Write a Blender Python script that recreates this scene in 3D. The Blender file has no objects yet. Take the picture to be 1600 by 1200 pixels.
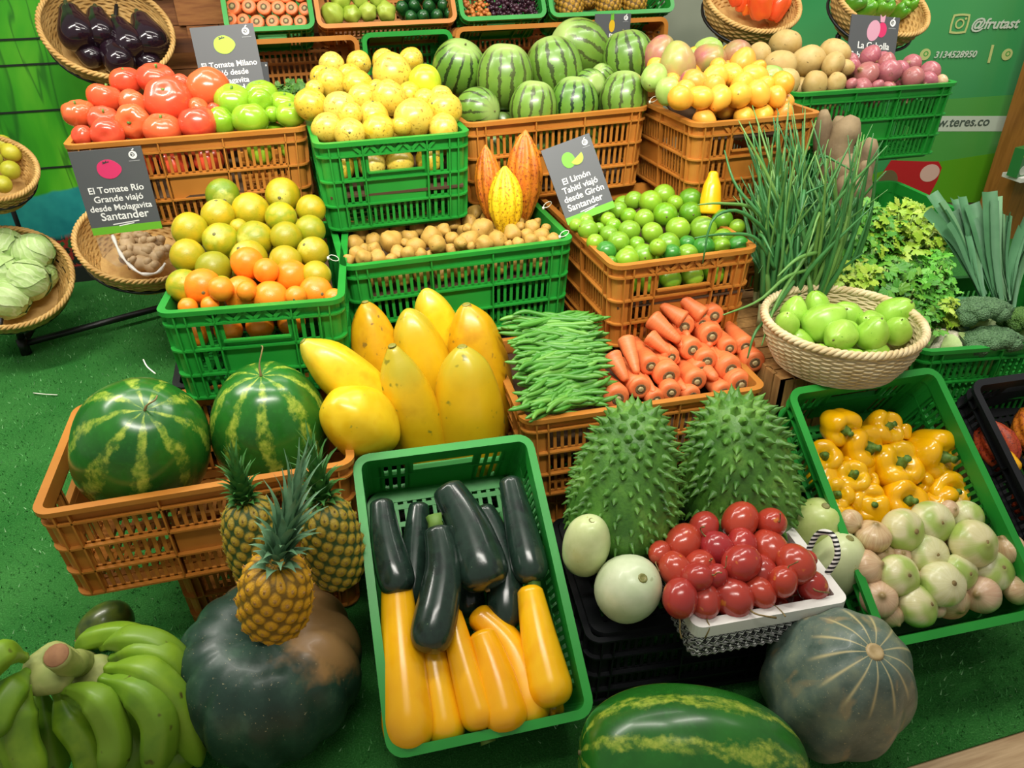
import bpy, math, random
from mathutils import Vector, Matrix, Euler, Quaternion, noise
V = Vector
pi = math.pi
rng = random.Random(7)
sc = bpy.context.scene
COL = sc.collection

# ---------------------------------------------------------------- camera, world, lights, exposure
RC = Matrix(((0.9622756, 0.1511089, -0.2262560), (-0.2718175, 0.4976456, -0.8236893), (-0.0118715, 0.8541165, 0.5199463)))
EYE = V((0, 0, 1.43))
FPX = 1200.0
cd = bpy.data.cameras.new('camera'); cam = bpy.data.objects.new('camera', cd); COL.objects.link(cam)
cd.sensor_fit = 'HORIZONTAL'; cd.sensor_width = 36; cd.lens = 36 * FPX / 1600; cd.clip_start = .05
cam.matrix_world = Matrix.Translation(EYE) @ RC.to_4x4()
sc.camera = cam
w = bpy.data.worlds.new('shop_air'); sc.world = w; w.use_nodes = True
w.node_tree.nodes['Background'].inputs[0].default_value = (1, .97, .90, 1)
w.node_tree.nodes['Background'].inputs[1].default_value = .30
def area(name, loc, size, power, aim, col=(1, .955, .87), spread=180):
    l = bpy.data.lights.new(name, 'AREA'); l.shape = 'RECTANGLE'; l.size, l.size_y = size; l.energy = power; l.color = col; l.spread = math.radians(spread)
    o = bpy.data.objects.new(name, l); COL.objects.link(o); o.location = loc
    o.rotation_euler = (V(aim) - V(loc)).to_track_quat('-Z', 'Y').to_euler()
    return o
area('ceiling_tube_light', (-.1, 1.75, 2.75), (1.3, .14), 22, (.1, 2.1, .8))
area('ceiling_tube_light', (1.4, 1.75, 2.75), (1.3, .14), 22, (1.3, 2.1, .8))
area('ceiling_tube_light', (.5, 2.85, 2.7), (2.4, .14), 14, (.5, 2.7, .9))
area('ceiling_tube_light', (2.7, 2.1, 2.7), (.14, 1.4), 22, (2.8, 3.0, .5), spread=130)  # extra tube added over the right back to brighten the banner
area('ceiling_tube_light', (-1.5, 2.2, 2.7), (.14, 1.6), 32, (-1.1, 2.3, 0), spread=130)
area('front_fill_light', (.2, .35, 2.7), (1.8, .25), 24, (.5, 2.3, .75), spread=75)  # added lamp for the crate fronts, narrow spread keeps the near floor dark
sc.view_settings.view_transform = 'Standard'; sc.view_settings.look = 'None'
sc.view_settings.gamma = 1; sc.view_settings.use_curve_mapping = False
sc.view_settings.exposure = -.12

# ---------------------------------------------------------------- helpers
def at(px, py, z=None, y=None, d=None, x=None):
    v = RC @ V((px - 800, 600 - py, -FPX))
    if z is not None: t = (z - EYE.z) / v.z
    elif y is not None: t = y / v.y
    elif x is not None: t = x / v.x
    else: t = d / FPX
    return EYE + v * t
def scr(p):
    c = RC.transposed() @ (V(p) - EYE); return 800 - FPX * c.x / c.z, 600 + FPX * c.y / c.z
def depth(p): return -(RC.transposed() @ (V(p) - EYE)).z
def hit(px, py, p0, n):
    v = RC @ V((px - 800, 600 - py, -FPX))
    return EYE + v * ((p0 - EYE).dot(n) / v.dot(n))
def camdir(dx, dy):
    k = math.hypot(dx, dy)
    if k > .97: dx, dy = dx / k * .97, dy / k * .97
    return (RC @ V((dx, -dy, math.sqrt(1 - dx * dx - dy * dy)))).normalized()
def lin(h):
    h = h.lstrip('#'); c = [int(h[i:i + 2], 16) / 255 for i in (0, 2, 4)]
    return tuple(((x + .055) / 1.055) ** 2.4 if x > .04045 else x / 12.92 for x in c) + (1,)

class MB:
    def __init__(s): s.v = []; s.f = []; s.m = []
    def add(s, vs, fs, M=None, mi=0):
        b = len(s.v)
        s.v += [tuple(M @ V(v)) for v in vs] if M else [tuple(v) for v in vs]
        s.f += [tuple(i + b for i in f) for f in fs]; s.m += [mi] * len(fs); return s
    def box(s, c, d, M=None, mi=0):
        x, y, z = c; a, b, h = d[0] / 2, d[1] / 2, d[2] / 2
        vs = [(x + i * a, y + j * b, z + k * h) for k in (-1, 1) for j in (-1, 1) for i in (-1, 1)]
        return s.add(vs, [(0, 2, 3, 1), (4, 5, 7, 6), (0, 1, 5, 4), (2, 6, 7, 3), (0, 4, 6, 2), (1, 3, 7, 5)], M, mi)
    def bar(s, p, q, w, h=None, mi=0):
        p, q = V(p), V(q); d = q - p; L = d.length
        M = Matrix.Translation((p + q) / 2) @ d.to_track_quat('X', 'Z').to_matrix().to_4x4()
        return s.box((0, 0, 0), (L, w, h or w), M, mi)
    def tube(s, pts, rad, seg=8, cap=True, mi=0, shape=None, closed=False):
        pts = [V(p) for p in pts]; n = len(pts)
        rad = [rad] * n if isinstance(rad, (int, float)) else rad
        T = []
        for i in range(n):
            a = pts[i - 1] if (i or closed) else pts[i]; b = pts[(i + 1) % n] if (i < n - 1 or closed) else pts[i]
            T.append((b - a).normalized() if (b - a).length > 1e-9 else V((0, 0, 1)))
        u = T[0].orthogonal().normalized(); vs = []
        for i in range(n):
            u = u - T[i] * u.dot(T[i]); u.normalize(); w_ = T[i].cross(u)
            for k in range(seg):
                a = 2 * pi * k / seg; r = rad[i] * (shape(a, i / (n - 1)) if shape else 1)
                vs.append(pts[i] + u * (math.cos(a) * r) + w_ * (math.sin(a) * r))
        fs = []
        for i in range(n if closed else n - 1):
            j = (i + 1) % n
            for k in range(seg):
                l = (k + 1) % seg
                fs.append((i * seg + k, i * seg + l, j * seg + l, j * seg + k))
        if cap and not closed:
            fs.append(tuple(reversed(range(seg)))); fs.append(tuple(range((n - 1) * seg, n * seg)))
        return s.add(vs, fs, None, mi)
    def lathe(s, prof, seg=20, rings=16, fn=None, M=None, mi=0):
        P = spline(prof, rings); vs = []; n = len(P)
        for i, (r, z) in enumerate(P):
            for k in range(seg):
                a = 2 * pi * k / seg; rr, zz = (fn(a, r, z) if fn else (r, z))
                vs.append((rr * math.cos(a), rr * math.sin(a), zz))
        fs = [(i * seg + k, i * seg + (k + 1) % seg, (i + 1) * seg + (k + 1) % seg, (i + 1) * seg + k) for i in range(n - 1) for k in range(seg)]
        if P[0][0] < 1e9: fs.append(tuple(reversed(range(seg)))); fs.append(tuple(range((n - 1) * seg, n * seg)))
        return s.add(vs, fs, M, mi)
    def ribbon(s, pts, wid, up, fold=.0, mi=0):
        pts = [V(p) for p in pts]; n = len(pts); vs = []
        for i in range(n):
            t = (pts[min(i + 1, n - 1)] - pts[max(i - 1, 0)]).normalized()
            u = up[i] if isinstance(up, list) else V(up)
            sd = t.cross(u)
            sd = sd.normalized() if sd.length > 1e-6 else t.orthogonal().normalized()
            nn = sd.cross(t)
            vs += [pts[i] - sd * wid[i] + nn * fold * wid[i], pts[i], pts[i] + sd * wid[i] + nn * fold * wid[i]]
        fs = []
        for i in range(n - 1):
            a = i * 3; fs += [(a, a + 1, a + 4, a + 3), (a + 1, a + 2, a + 5, a + 4)]
        return s.add(vs, fs, None, mi)
    def mesh(s, name, mats, smooth=True):
        use = sorted({i for f in s.f for i in f})
        if len(use) < len(s.v):
            mp = {j: k for k, j in enumerate(use)}; s.v = [s.v[j] for j in use]; s.f = [tuple(mp[i] for i in f) for f in s.f]
        me = bpy.data.meshes.new(name); me.from_pydata(s.v, [], s.f); me.update()
        for m in (mats if isinstance(mats, (list, tuple)) else [mats]): me.materials.append(m)
        if any(s.m): me.polygons.foreach_set('material_index', s.m)
        me.polygons.foreach_set('use_smooth', [smooth] * len(s.f))
        return me
def spline(P, n):
    out = []; m = len(P) - 1
    for i in range(n + 1):
        t = i / n * m; k = min(int(t), m - 1); u = t - k
        a, b, c, d = P[max(k - 1, 0)], P[k], P[k + 1], P[min(k + 2, m)]
        out.append(tuple(.5 * ((2 * b[j]) + (c[j] - a[j]) * u + (2 * a[j] - 5 * b[j] + 4 * c[j] - d[j]) * u * u + (3 * b[j] - a[j] - 3 * c[j] + d[j]) * u ** 3) for j in range(len(b))))
    return out
def spl3(P, n): return [V(p) for p in spline([tuple(p) for p in P], n)]
def egg(h=1, pw=1, dt=0, db=0, tp=0, n=16):
    out = []
    for i in range(n + 1):
        t = -pi / 2 + pi * i / n; r = max(math.cos(t), 0) ** pw; z = h * math.sin(t)
        r *= 1 - tp * math.sin(t)
        if z > 0: z -= dt * math.exp(-(r / .33) ** 2)
        else: z += db * math.exp(-(r / .33) ** 2)
        out.append((max(r, .004), z))
    return out
def rough_up(mb, amp, scl, seed=0):
    o = V((seed * 7.3, seed * 3.1, seed * 1.7))
    mb.v = [tuple(V(v) * (1 + amp * noise.noise(V(v) * scl + o))) for v in mb.v]; return mb
def obj(name, me, parent=None, loc=None, rot=None, scale=None, M=None):
    o = bpy.data.objects.new(name, me); COL.objects.link(o); o.parent = parent
    if M is not None: o.matrix_basis = M
    else:
        if loc is not None: o.location = loc
        if rot is not None: o.rotation_mode = 'QUATERNION' if isinstance(rot, Quaternion) else 'XYZ'; setattr(o, 'rotation_quaternion' if isinstance(rot, Quaternion) else 'rotation_euler', rot)
        if scale is not None: o.scale = (scale,) * 3 if isinstance(scale, (int, float)) else scale
    return o
def tag(o, label, cat, group=None, kind=None):
    if label: o['label'] = label
    if cat: o['category'] = cat
    if group: o['group'] = group
    if kind: o['kind'] = kind
    return o
def empty(name, loc=(0, 0, 0), M=None):
    o = obj(name, None, None, loc, M=M); o.empty_display_size = .05; return o
def struct(name, me, **k): return tag(obj(name, me, **k), None, None, None, 'structure')
def worldmesh(mb, name, mats, smooth=True, parent=None, base=False):
    """mesh built in world coordinates -> object with its origin in the middle (or at the base)"""
    xs = [V(v) for v in mb.v]
    lo = V([min(v[i] for v in xs) for i in range(3)]); hi = V([max(v[i] for v in xs) for i in range(3)]); c = (lo + hi) / 2
    if base: c.z = lo.z
    if parent is not None: c = parent.matrix_basis.translation.copy()
    mb.v = [tuple(v - c) for v in xs]
    return obj(name, mb.mesh(name, mats, smooth), parent, None if parent is not None else c)

# ---------------------------------------------------------------- materials
class NT:
    def __init__(s, name):
        s.m = bpy.data.materials.new(name); s.m.use_nodes = True; s.t = s.m.node_tree
        s.b = s.t.nodes['Principled BSDF']
    def n(s, typ, **k):
        o = s.t.nodes.new('ShaderNode' + typ)
        for a, v in k.items():
            if a.startswith('_'): setattr(o, a[1:], v)
        return o
    def l(s, a, b): s.t.links.new(a, b)
    def setin(s, sock, v):
        if hasattr(v, 'links') or isinstance(v, bpy.types.NodeSocket): s.l(v, sock)
        else: sock.default_value = v
    def math(s, op, a, b=0, c=None):
        o = s.n('Math', _operation=op); s.setin(o.inputs[0], a); s.setin(o.inputs[1], b)
        if c is not None: s.setin(o.inputs[2], c)
        return o.outputs[0]
    def mix(s, f, a, b, mode='MIX'):
        o = s.n('MixRGB', _blend_type=mode); s.setin(o.inputs[0], f); s.setin(o.inputs[1], a); s.setin(o.inputs[2], b); return o.outputs[0]
    def ramp(s, f, stops, interp='LINEAR'):
        o = s.n('ValToRGB'); e = o.color_ramp.elements; o.color_ramp.interpolation = interp
        while len(e) < len(stops): e.new(.5)
        for el, (p, c) in zip(e, stops): el.position = p; el.color = lin(c) if isinstance(c, str) else ((c, c, c, 1) if isinstance(c, (int, float)) else c)
        s.setin(o.inputs[0], f); return o.outputs[0]
    def coord(s, rnd=True, which='Object'):
        c = s.n('TexCoord').outputs[which]
        if rnd:
            i = s.n('ObjectInfo'); a = s.n('VectorMath', _operation='ADD'); s.l(c, a.inputs[0])
            k = s.n('CombineXYZ'); m = s.math('MULTIPLY', i.outputs['Random'], 37.0)
            for q in range(3): s.l(m, k.inputs[q])
            s.l(k.outputs[0], a.inputs[1]); return a.outputs[0]
        return c
    def noise(s, v, sca, det=3, rough=.55, dist=0, out=0):
        o = s.n('TexNoise'); s.l(v, o.inputs['Vector']); o.inputs['Scale'].default_value = sca; o.inputs['Detail'].default_value = det
        o.inputs['Roughness'].default_value = rough; o.inputs['Distortion'].default_value = dist; return o.outputs[out]
    def voro(s, v, sca, feature='F1', out='Distance'):
        o = s.n('TexVoronoi', _feature=feature); s.l(v, o.inputs['Vector']); o.inputs['Scale'].default_value = sca; return o.outputs[out]
    def stretch(s, v, k):
        o = s.n('VectorMath', _operation='MULTIPLY'); s.l(v, o.inputs[0]); o.inputs[1].default_value = k; return o.outputs[0]
    def xyz(s, v):
        o = s.n('SeparateXYZ'); s.l(v, o.inputs[0]); return o.outputs
    def done(s, col, rough=.4, bump=None, bs=.3, spec=.5, coat=0, sss=0, dist=.002):
        s.setin(s.b.inputs['Base Color'], col); s.setin(s.b.inputs['Roughness'], rough); s.b.inputs['Specular IOR Level'].default_value = spec
        if coat: s.b.inputs['Coat Weight'].default_value = coat; s.b.inputs['Coat Roughness'].default_value = .12
        if sss: s.b.inputs['Subsurface Weight'].default_value = sss; s.b.inputs['Subsurface Radius'].default_value = (.02, .012, .006)
        if bump is not None:
            o = s.n('Bump'); o.inputs['Strength'].default_value = bs; o.inputs['Distance'].default_value = dist; s.l(bump, o.inputs['Height']); s.l(o.outputs[0], s.b.inputs['Normal'])
        return s.m
def mat(name, cols, scl=1.5, det=3, rough=.4, rnd=None, spots=None, pole=None, pole2=None, bump=0, bsc=20, spec=.5, coat=0, st=None, which='Object', dist=.0015):
    """noise between colours; rnd=(colour, amount) varies whole objects; spots=(colour, scale, threshold); pole=(colour, z0, z1) a tinted end"""
    s = NT(name); v = s.coord(True, which); v0 = s.n('TexCoord').outputs['Object']
    vs = s.stretch(v, st) if st else v
    cols = [cols] if isinstance(cols, str) else cols
    if len(cols) == 1: c = s.ramp(s.noise(vs, scl), [(0, cols[0]), (1, cols[0])])
    else: c = s.ramp(s.noise(vs, scl, det), [(.3 + .4 * i / (len(cols) - 1), x) for i, x in enumerate(cols)])
    if rnd:
        r = s.n('ObjectInfo').outputs['Random']; r2 = s.math('FRACT', s.math('MULTIPLY', r, 7.13))
        c = s.mix(s.math('MULTIPLY', r2, rnd[1]), c, lin(rnd[0]))
        if len(rnd) > 2: c = s.mix(s.math('MULTIPLY', s.math('FRACT', s.math('MULTIPLY', r, 3.77)), rnd[3]), c, lin(rnd[2]))
    for p in (pole, pole2):
        if p:
            z = s.xyz(v0)[2]; mr = s.n('MapRange'); s.l(s.math('ADD', z, s.math('MULTIPLY', s.math('SUBTRACT', s.noise(v, 2.5), .5), .5)), mr.inputs[0])
            mr.inputs[1].default_value = p[1]; mr.inputs[2].default_value = p[2]; c = s.mix(mr.outputs[0], c, lin(p[0]))
    if spots:
        f = s.noise(v, spots[1], 2); c = s.mix(s.ramp(f, [(spots[2], 0.0), (spots[2] + .06, 1.0)]), c, lin(spots[0]))
    b = s.noise(v, bsc, 3) if bump else None
    return s.done(c, rough, b, bump, spec, coat, dist=dist)
def plain(name, h, rough=.5, metal=0, spec=.5):
    s = NT(name); s.b.inputs['Metallic'].default_value = metal; return s.done(lin(h), rough, spec=spec)
# ---------------------------------------------------------------- structure
def plastic(name, a, b, rough=.38):
    s = NT(name); v = s.n('TexCoord').outputs['Object']
    return s.done(s.ramp(s.noise(v, 6, 3), [(.3, a), (.7, b)]), rough, s.noise(v, 90, 2), .12, .45, dist=.001)
M_GREEN = plastic('green_plastic', '#1c862c', '#269634')
M_ORANGE = plastic('orange_plastic', '#ae6c26', '#be7e34')
M_BLACK = plastic('black_plastic', '#15171a', '#1e2023')
def m_turf():
    s = NT('artificial_turf'); v = s.n('TexCoord').outputs['Object']
    a = s.noise(v, 260, 3, .7); b = s.noise(v, 5, 3)
    c = s.mix(.55, s.ramp(b, [(.3, '#368a38'), (.7, '#5cae54')]), s.ramp(a, [(.3, '#124a18'), (.55, '#338c36'), (.75, '#84c878')]))
    return s.done(c, .8, a, 1.0, .2, dist=.01)
def m_woodfloor():
    s = NT('pale_wood_floor'); v = s.stretch(s.n('TexCoord').outputs['Object'], (1, 14, 1))
    return s.done(s.ramp(s.noise(v, 6, 4), [(.3, '#b08d63'), (.7, '#d9b98d')]), .5)
def quad(name, x0, x1, y0, y1, z, m):
    mb = MB(); mb.box(((x0 + x1) / 2, (y0 + y1) / 2, z - .02), (x1 - x0, y1 - y0, .04)); return struct(name, mb.mesh(name, m, False))
quad('floor', -3.5, 4.5, .655, 4.2, 0, m_turf())
quad('floor_boards', -3.5, 4.5, -1.5, .655, -.004, m_woodfloor())
# fibres of the turf where it shows
def m_blade():
    s = NT('turf_fibre'); i = s.n('NewGeometry').outputs['Random Per Island']
    return s.done(s.ramp(i, [(0, '#1f6424'), (.5, '#388e3a'), (.85, '#5eb05a'), (1, '#a5d89c')]), .55)
mb = MB()
for (x0, x1, y0, y1, n) in ((-1.75, -.35, 1.0, 3.55, 15000), (.85, 1.9, .66, 1.0, 2600), (-.6, .9, .7, 1.3, 2500)):
    for k in range(n):
        x, y = rng.uniform(x0, x1), rng.uniform(y0, y1); a = rng.uniform(0, 6.3); h = rng.uniform(.006, .013); t = rng.uniform(0, 6.3)
        c, s_ = math.cos(a) * .0016, math.sin(a) * .0016
        mb.add([(x - c, y - s_, 0), (x + c, y + s_, 0), (x + math.cos(t) * .007, y + math.sin(t) * .007, h)], [(0, 1, 2)])
tag(obj('turf_grass', mb.mesh('turf_grass', m_blade(), False)), 'short green fibres of the artificial turf floor', 'grass', None, 'stuff')
# wooden block wall
def m_blocks():
    s = NT('wood_blocks'); g = s.n('NewGeometry').outputs['Random Per Island']; v = s.stretch(s.n('TexCoord').outputs['Object'], (2, 2, 18))
    c = s.mix(.6, s.ramp(g, [(0, '#5f3219'), (.35, '#8a4f26'), (.7, '#a5672f'), (1, '#7a3e24')]), s.ramp(s.noise(v, 5, 4), [(.3, '#6d3c1c'), (.7, '#b07a42')]))
    return s.done(c, .55)
YW = 3.72
mb = MB(); mb.box((.75, YW + .1, 1.2), (3.0, .1, 2.4))
z = .0; row = 0
while z < 1.75:
    h = rng.choice((.075, .09, .11)); x = -.75 - rng.uniform(0, .15)
    while x < 2.25:
        L = rng.uniform(.12, .3); dd = rng.uniform(.02, .07); x1 = min(x + L, 2.25)
        mb.box(((max(x, -.75) + x1) / 2, YW + .05 - dd / 2, z + h / 2), (x1 - max(x, -.75) - .003, dd, h - .003)); x += L
    z += h
struct('wall_back', mb.mesh('wall_back', m_blocks(), False))
def m_mural():
    s = NT('printed_mural'); v = s.n('TexCoord').outputs['Object']; x, y, z = s.xyz(v)
    green = s.ramp(s.noise(s.stretch(v, (1.6, 1, .7)), 2.4, 3, .5, .6), [(.25, '#1d7d14'), (.5, '#3fa31a'), (.75, '#6fc22a')])
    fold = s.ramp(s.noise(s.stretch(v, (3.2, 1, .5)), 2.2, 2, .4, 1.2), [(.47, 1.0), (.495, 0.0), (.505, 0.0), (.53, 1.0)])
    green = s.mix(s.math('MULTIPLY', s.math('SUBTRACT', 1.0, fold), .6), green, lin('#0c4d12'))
    teal = s.ramp(s.noise(v, 6, 3), [(.3, '#0f6f76'), (.7, '#2fa39a')])
    busy = s.ramp(s.noise(s.stretch(v, (1.5, 1, 1)), 15, 3, .6, .4), [(.25, '#16241a'), (.4, '#8a2a22'), (.5, '#1f5a2a'), (.6, '#b0623a'), (.72, '#3c8a46'), (.85, '#c9a04a')], 'CONSTANT')
    zz = s.math('ADD', z, s.math('MULTIPLY', s.math('SUBTRACT', s.noise(v, 3), .5), .16))
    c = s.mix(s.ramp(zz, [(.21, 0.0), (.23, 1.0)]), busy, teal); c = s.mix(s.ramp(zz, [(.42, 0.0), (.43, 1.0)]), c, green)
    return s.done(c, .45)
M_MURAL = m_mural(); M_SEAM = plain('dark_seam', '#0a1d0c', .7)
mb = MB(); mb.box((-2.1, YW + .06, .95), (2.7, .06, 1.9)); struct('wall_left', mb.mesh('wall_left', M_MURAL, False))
mb = MB()
for zz in (.525, .76, .94, 1.035, 1.3): mb.box((-2.1, YW + .0285, zz), (2.7, .006, .007))
for xx in (-1.35, -2.1): mb.box((xx, YW + .0285, .95), (.006, .006, 1.9))
struct('trim_1', mb.mesh('trim_1', M_SEAM, False))
mb = MB(); mb.box((-2.1, YW + .02, .035), (2.7, .02, .07)); struct('baseboard_left', mb.mesh('baseboard_left', plain('black_base', '#101510', .6), False))

# ---------------------------------------------------------------- crates
def rr(wx, wy, r, seg=5):
    out = []
    for cx, cy, a0 in ((1, 1, 0), (-1, 1, 90), (-1, -1, 180), (1, -1, 270)):
        for k in range(seg + 1):
            a = math.radians(a0 + 90 * k / seg); out.append((cx * (wx / 2 - r) + r * math.cos(a), cy * (wy / 2 - r) + r * math.sin(a)))
    return out
def band(mb, wx, wy, r, o0, o1, z0, z1, idx=None):
    """closed (or partial) box-section band round a rounded rectangle, from offset o0 to o1 outward"""
    A = rr(wx + 2 * o0, wy + 2 * o0, max(r + o0, .004)); B = rr(wx + 2 * o1, wy + 2 * o1, max(r + o1, .004)); n = len(A)
    vs = [(x, y, z) for P, z in ((A, z0), (B, z0), (B, z1), (A, z1)) for x, y in P]; fs = []
    seq = range(n) if idx is None else idx
    for i in seq:
        j = (i + 1) % n
        for k in range(4): fs.append((k * n + i, k * n + j, ((k + 1) % 4) * n + j, ((k + 1) % 4) * n + i))
    return mb.add(vs, fs)
CRATES = {}
def crate_meshes(wx, wy, H, m, style):
    key = (wx, wy, H, m.name, style)
    if key in CRATES: return CRATES[key]
    ob, r = .0, .035; ins = .014                       # walls sit a little inside the lip
    def tp(mb, mm, nm):                                # taper towards the base
        mb.v = [(x * (.955 + .045 * z / H), y * (.955 + .045 * z / H), z) for x, y, z in mb.v]; return mb.mesh(nm, mm, False)
    parts = []
    zs = [0.012, H * .31, H * .58, H - .036] if style != 'shallow' else [.012, H * .5, H - .036]
    mb = MB(); band(mb, wx, wy, r, -.017, 0, H - .005, H); band(mb, wx, wy, r, -.004, 0, H - .011, H - .005); band(mb, wx, wy, r, -.017, -.013, H - .036, H - .005)
    parts.append(('rim', tp(mb, m, 'crate_rim')))
    mb = MB()
    for z in zs: band(mb, wx, wy, r, -.016, -.002, z - .0022, z + .0022)
    parts.append(('rib_band', tp(mb, m, 'crate_rib_band')))
    def wall(L, off, axis, sgn, short):
        mb = MB(); y = off - ins; t = .0035; q = L - 2 * r
        def bx(u, z, du, dz, o=0, dt=t):
            c = (u, sgn * (y + o), z) if axis == 0 else (sgn * (y + o), u, z)
            mb.box(c, (du, dt, dz) if axis == 0 else (dt, du, dz))
        if short: cols = [(.07, 'P'), (.18, 'S'), (.5, 'M'), (.18, 'S'), (.07, 'P')]
        else: cols = [(.05, 'P'), (.3, 'S'), (.3, 'M'), (.3, 'S'), (.05, 'P')]
        u = -q / 2; nr = len(zs) - 1
        for wf, k in cols:
            wd = wf * q
            for i in range(nr):
                z0, z1 = zs[i], zs[i + 1]; zc = (z0 + z1) / 2; hh = z1 - z0
                kk = k
                if k == 'M': kk = ('S', 'P', 'H')[i + 3 - nr] if short else ('S', 'P', 'S')[i + 3 - nr]
                if kk == 'P': bx(u + wd / 2, zc, wd, hh)
                elif kk == 'H':
                    bx(u + wd / 2, z0 + hh * .13, wd, hh * .26); bx(u + wd * .04, zc, wd * .08, hh); bx(u + wd * .96, zc, wd * .08, hh); bx(u + wd / 2, z1 - hh * .04, wd, hh * .08)
                    bx(u + wd / 2, z0 + hh * .27, wd * .9, .004, .005, .013)
                else:
                    nb = max(3, int(wd / .0165)); bw = wd / nb
                    mg = .1
                    bx(u + wd / 2, z0 + hh * mg / 2, wd, hh * mg); bx(u + wd / 2, z1 - hh * mg / 2, wd, hh * mg)
                    for j in range(nb + 1): bx(u + j * bw, zc, bw * (.44 if 0 < j < nb else .6), hh)
            bx(u, (zs[0] + H - .008) / 2, .0035, H - .008 - zs[0], .006, .012)
            u += wd
        bx(u, (zs[0] + H - .008) / 2, .0035, H - .008 - zs[0], .006, .012)
        bx(0, H - .02, q, .032, .0)
        if short:                                     # zigzag stiffeners under the lip
            n = 10; x0 = -q * .32; dx = q * .64 / n
            for j in range(n):
                a, b = (x0 + j * dx, x0 + (j + 1) * dx); za, zb = (H - .034, H - .012) if j % 2 else (H - .012, H - .034)
                P = lambda u_, z_: (u_, sgn * (y + .006), z_) if axis == 0 else (sgn * (y + .006), u_, z_)
                mb.bar(P(a, za), P(b, zb), .003, .009)
        return mb
    lx = wx >= wy
    for sgn in (-1, 1):
        parts.append(('short_wall' if not lx else 'long_wall', tp(wall(wx, wy / 2, 0, sgn, not lx), m, 'crate_wall')))
        parts.append(('short_wall' if lx else 'long_wall', tp(wall(wy, wx / 2, 1, sgn, lx), m, 'crate_wall')))
    for c0 in range(4):
        mb = MB(); band(mb, wx, wy, r, -ins - .002, -ins + .002, zs[0], H - .006, range(c0 * 6, c0 * 6 + 5)); parts.append(('corner_post', tp(mb, m, 'crate_corner')))
    mb = MB(); bwx, bwy = wx - .03, wy - .03
    band(mb, wx - .03, wy - .03, r, -.03, 0, 0, .012)
    nx, ny = int(bwx / .022), int(bwy / .04)
    for i in range(1, nx): mb.box((-bwx / 2 + i * bwx / nx, 0, .006), (.009, bwy - .02, .008))
    for j in range(1, ny): mb.box((0, -bwy / 2 + j * bwy / ny, .006), (bwx - .02, .012, .01))
    parts.append(('base', tp(mb, m, 'crate_base')))
    CRATES[key] = parts; return parts
CH = .238
def crate(label, m, fl, wx, wy, yaw=0, tilt=0, roll=0, H=CH, style='', group=None, name='plastic_crate', flip=False):
    """fl = world position of the front-left rim corner; tilt tips the opening towards -y"""
    R = Euler((tilt, roll, 0)).to_matrix().to_4x4(); R = Matrix.Rotation(yaw, 4, 'Z') @ R
    if flip: R = R @ Matrix.Rotation(pi, 4, 'X')
    o = V(fl) - (R.to_3x3() @ (V((-wx / 2, wy / 2, H if not flip else 0)) if flip else V((-wx / 2, -wy / 2, H))))
    if flip: o = V(fl) - R.to_3x3() @ V((-wx / 2, wy / 2, 0))
    e = empty(name, M=Matrix.Translation(o) @ R); tag(e, label, 'crate', group)
    for n, me in crate_meshes(wx, wy, H, m, style): obj(n, me, e)
    e['iv'] = 0; del e['iv']
    return e
Rad = math.radians
C = {}
C['tomato'] = crate('orange plastic crate piled with red and green tomatoes', M_ORANGE, (-.557, 2.168, .956), .6, .4, Rad(.9))
C['passion'] = crate('tall green plastic crate heaped with yellow passion fruit', M_GREEN, (.045, 1.968, .958), .4, .6, Rad(1))
C['wm'] = crate('orange plastic crate holding small striped watermelons', M_ORANGE, (.448, 2.075, .956), .565, .4, Rad(4.2))
C['mango'] = crate('orange plastic crate filled with mangoes behind the spring onions', M_ORANGE, (1.022, 1.87, .958), .4, .55, Rad(1.5))
C['onion'] = crate('green plastic crate of brown potatoes and red onions', M_GREEN, (1.495, 2.135, .958), .6, .4, Rad(-1.5))
C['orange'] = crate('green plastic crate of oranges below the tomato crate', M_GREEN, (-.342, 1.623, .717), .4, .53, Rad(-6.5))
C['potato'] = crate('green plastic crate of small round yellow potatoes', M_GREEN, (.063, 1.762, .717), .6, .4, Rad(.8))
C['lime'] = crate('orange plastic crate heaped with green limes', M_ORANGE, (.683, 1.57, .717), .4, .6, Rad(.8))
C['front'] = crate('orange plastic crate holding two big dark watermelons', M_ORANGE, (-.577, 1.29, .492), .6, .4, Rad(-1))
C['carrot'] = crate('orange plastic crate of green beans and carrots', M_ORANGE, (.39, 1.345, .476), .6, .4, Rad(-2.6))
T1 = Rad(31.8); T2 = Rad(33)
C['zuc'] = crate('green plastic crate tipped forward with dark and yellow squash', M_GREEN, EYE + (V((-.006, .862, .132)) - EYE) * .97, .388, .582, Rad(-1.5), T1, Rad(1.9), H=.185, style='shallow')
C['pep'] = crate('green plastic crate tipped forward with yellow peppers and white onions', M_GREEN, EYE + (V((1.011, .82, .135)) - EYE) * .97, .388, .582, Rad(-4.5), T2, Rad(-2), H=.19, style='shallow')
C['broc'] = crate('green plastic crate of broccoli, celery and leeks', M_GREEN, (1.405, 1.315, .505), .6, .42, Rad(-9))
C['yuca'] = crate('green plastic crate with upright brown cassava roots behind the celery', M_GREEN, (1.56, 1.86, .63), .42, .36, Rad(-3))
C['cacao'] = crate('black plastic crate tipped forward with red cacao pods', M_BLACK, (1.475, .745, .12), .4, .6, Rad(-3), T2, 0, H=.16, style='shallow')
C['black'] = crate('upturned black plastic crate under pale squash and tamarillo basket', M_BLACK, (.40, .955, .195), .585, .4, Rad(-6.5), H=.19, flip=True)
sup = []
S_ = lambda m, x, y, z, wx, wy, lab, grp=None: crate(lab, m, (x, y, z + CH), wx, wy, 0, group=grp)
GH = 'crates stacked under the display'
S_(M_ORANGE, -.40, 1.36, 0, .4, .4, 'orange plastic crate on the turf under the watermelon crate')
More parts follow.
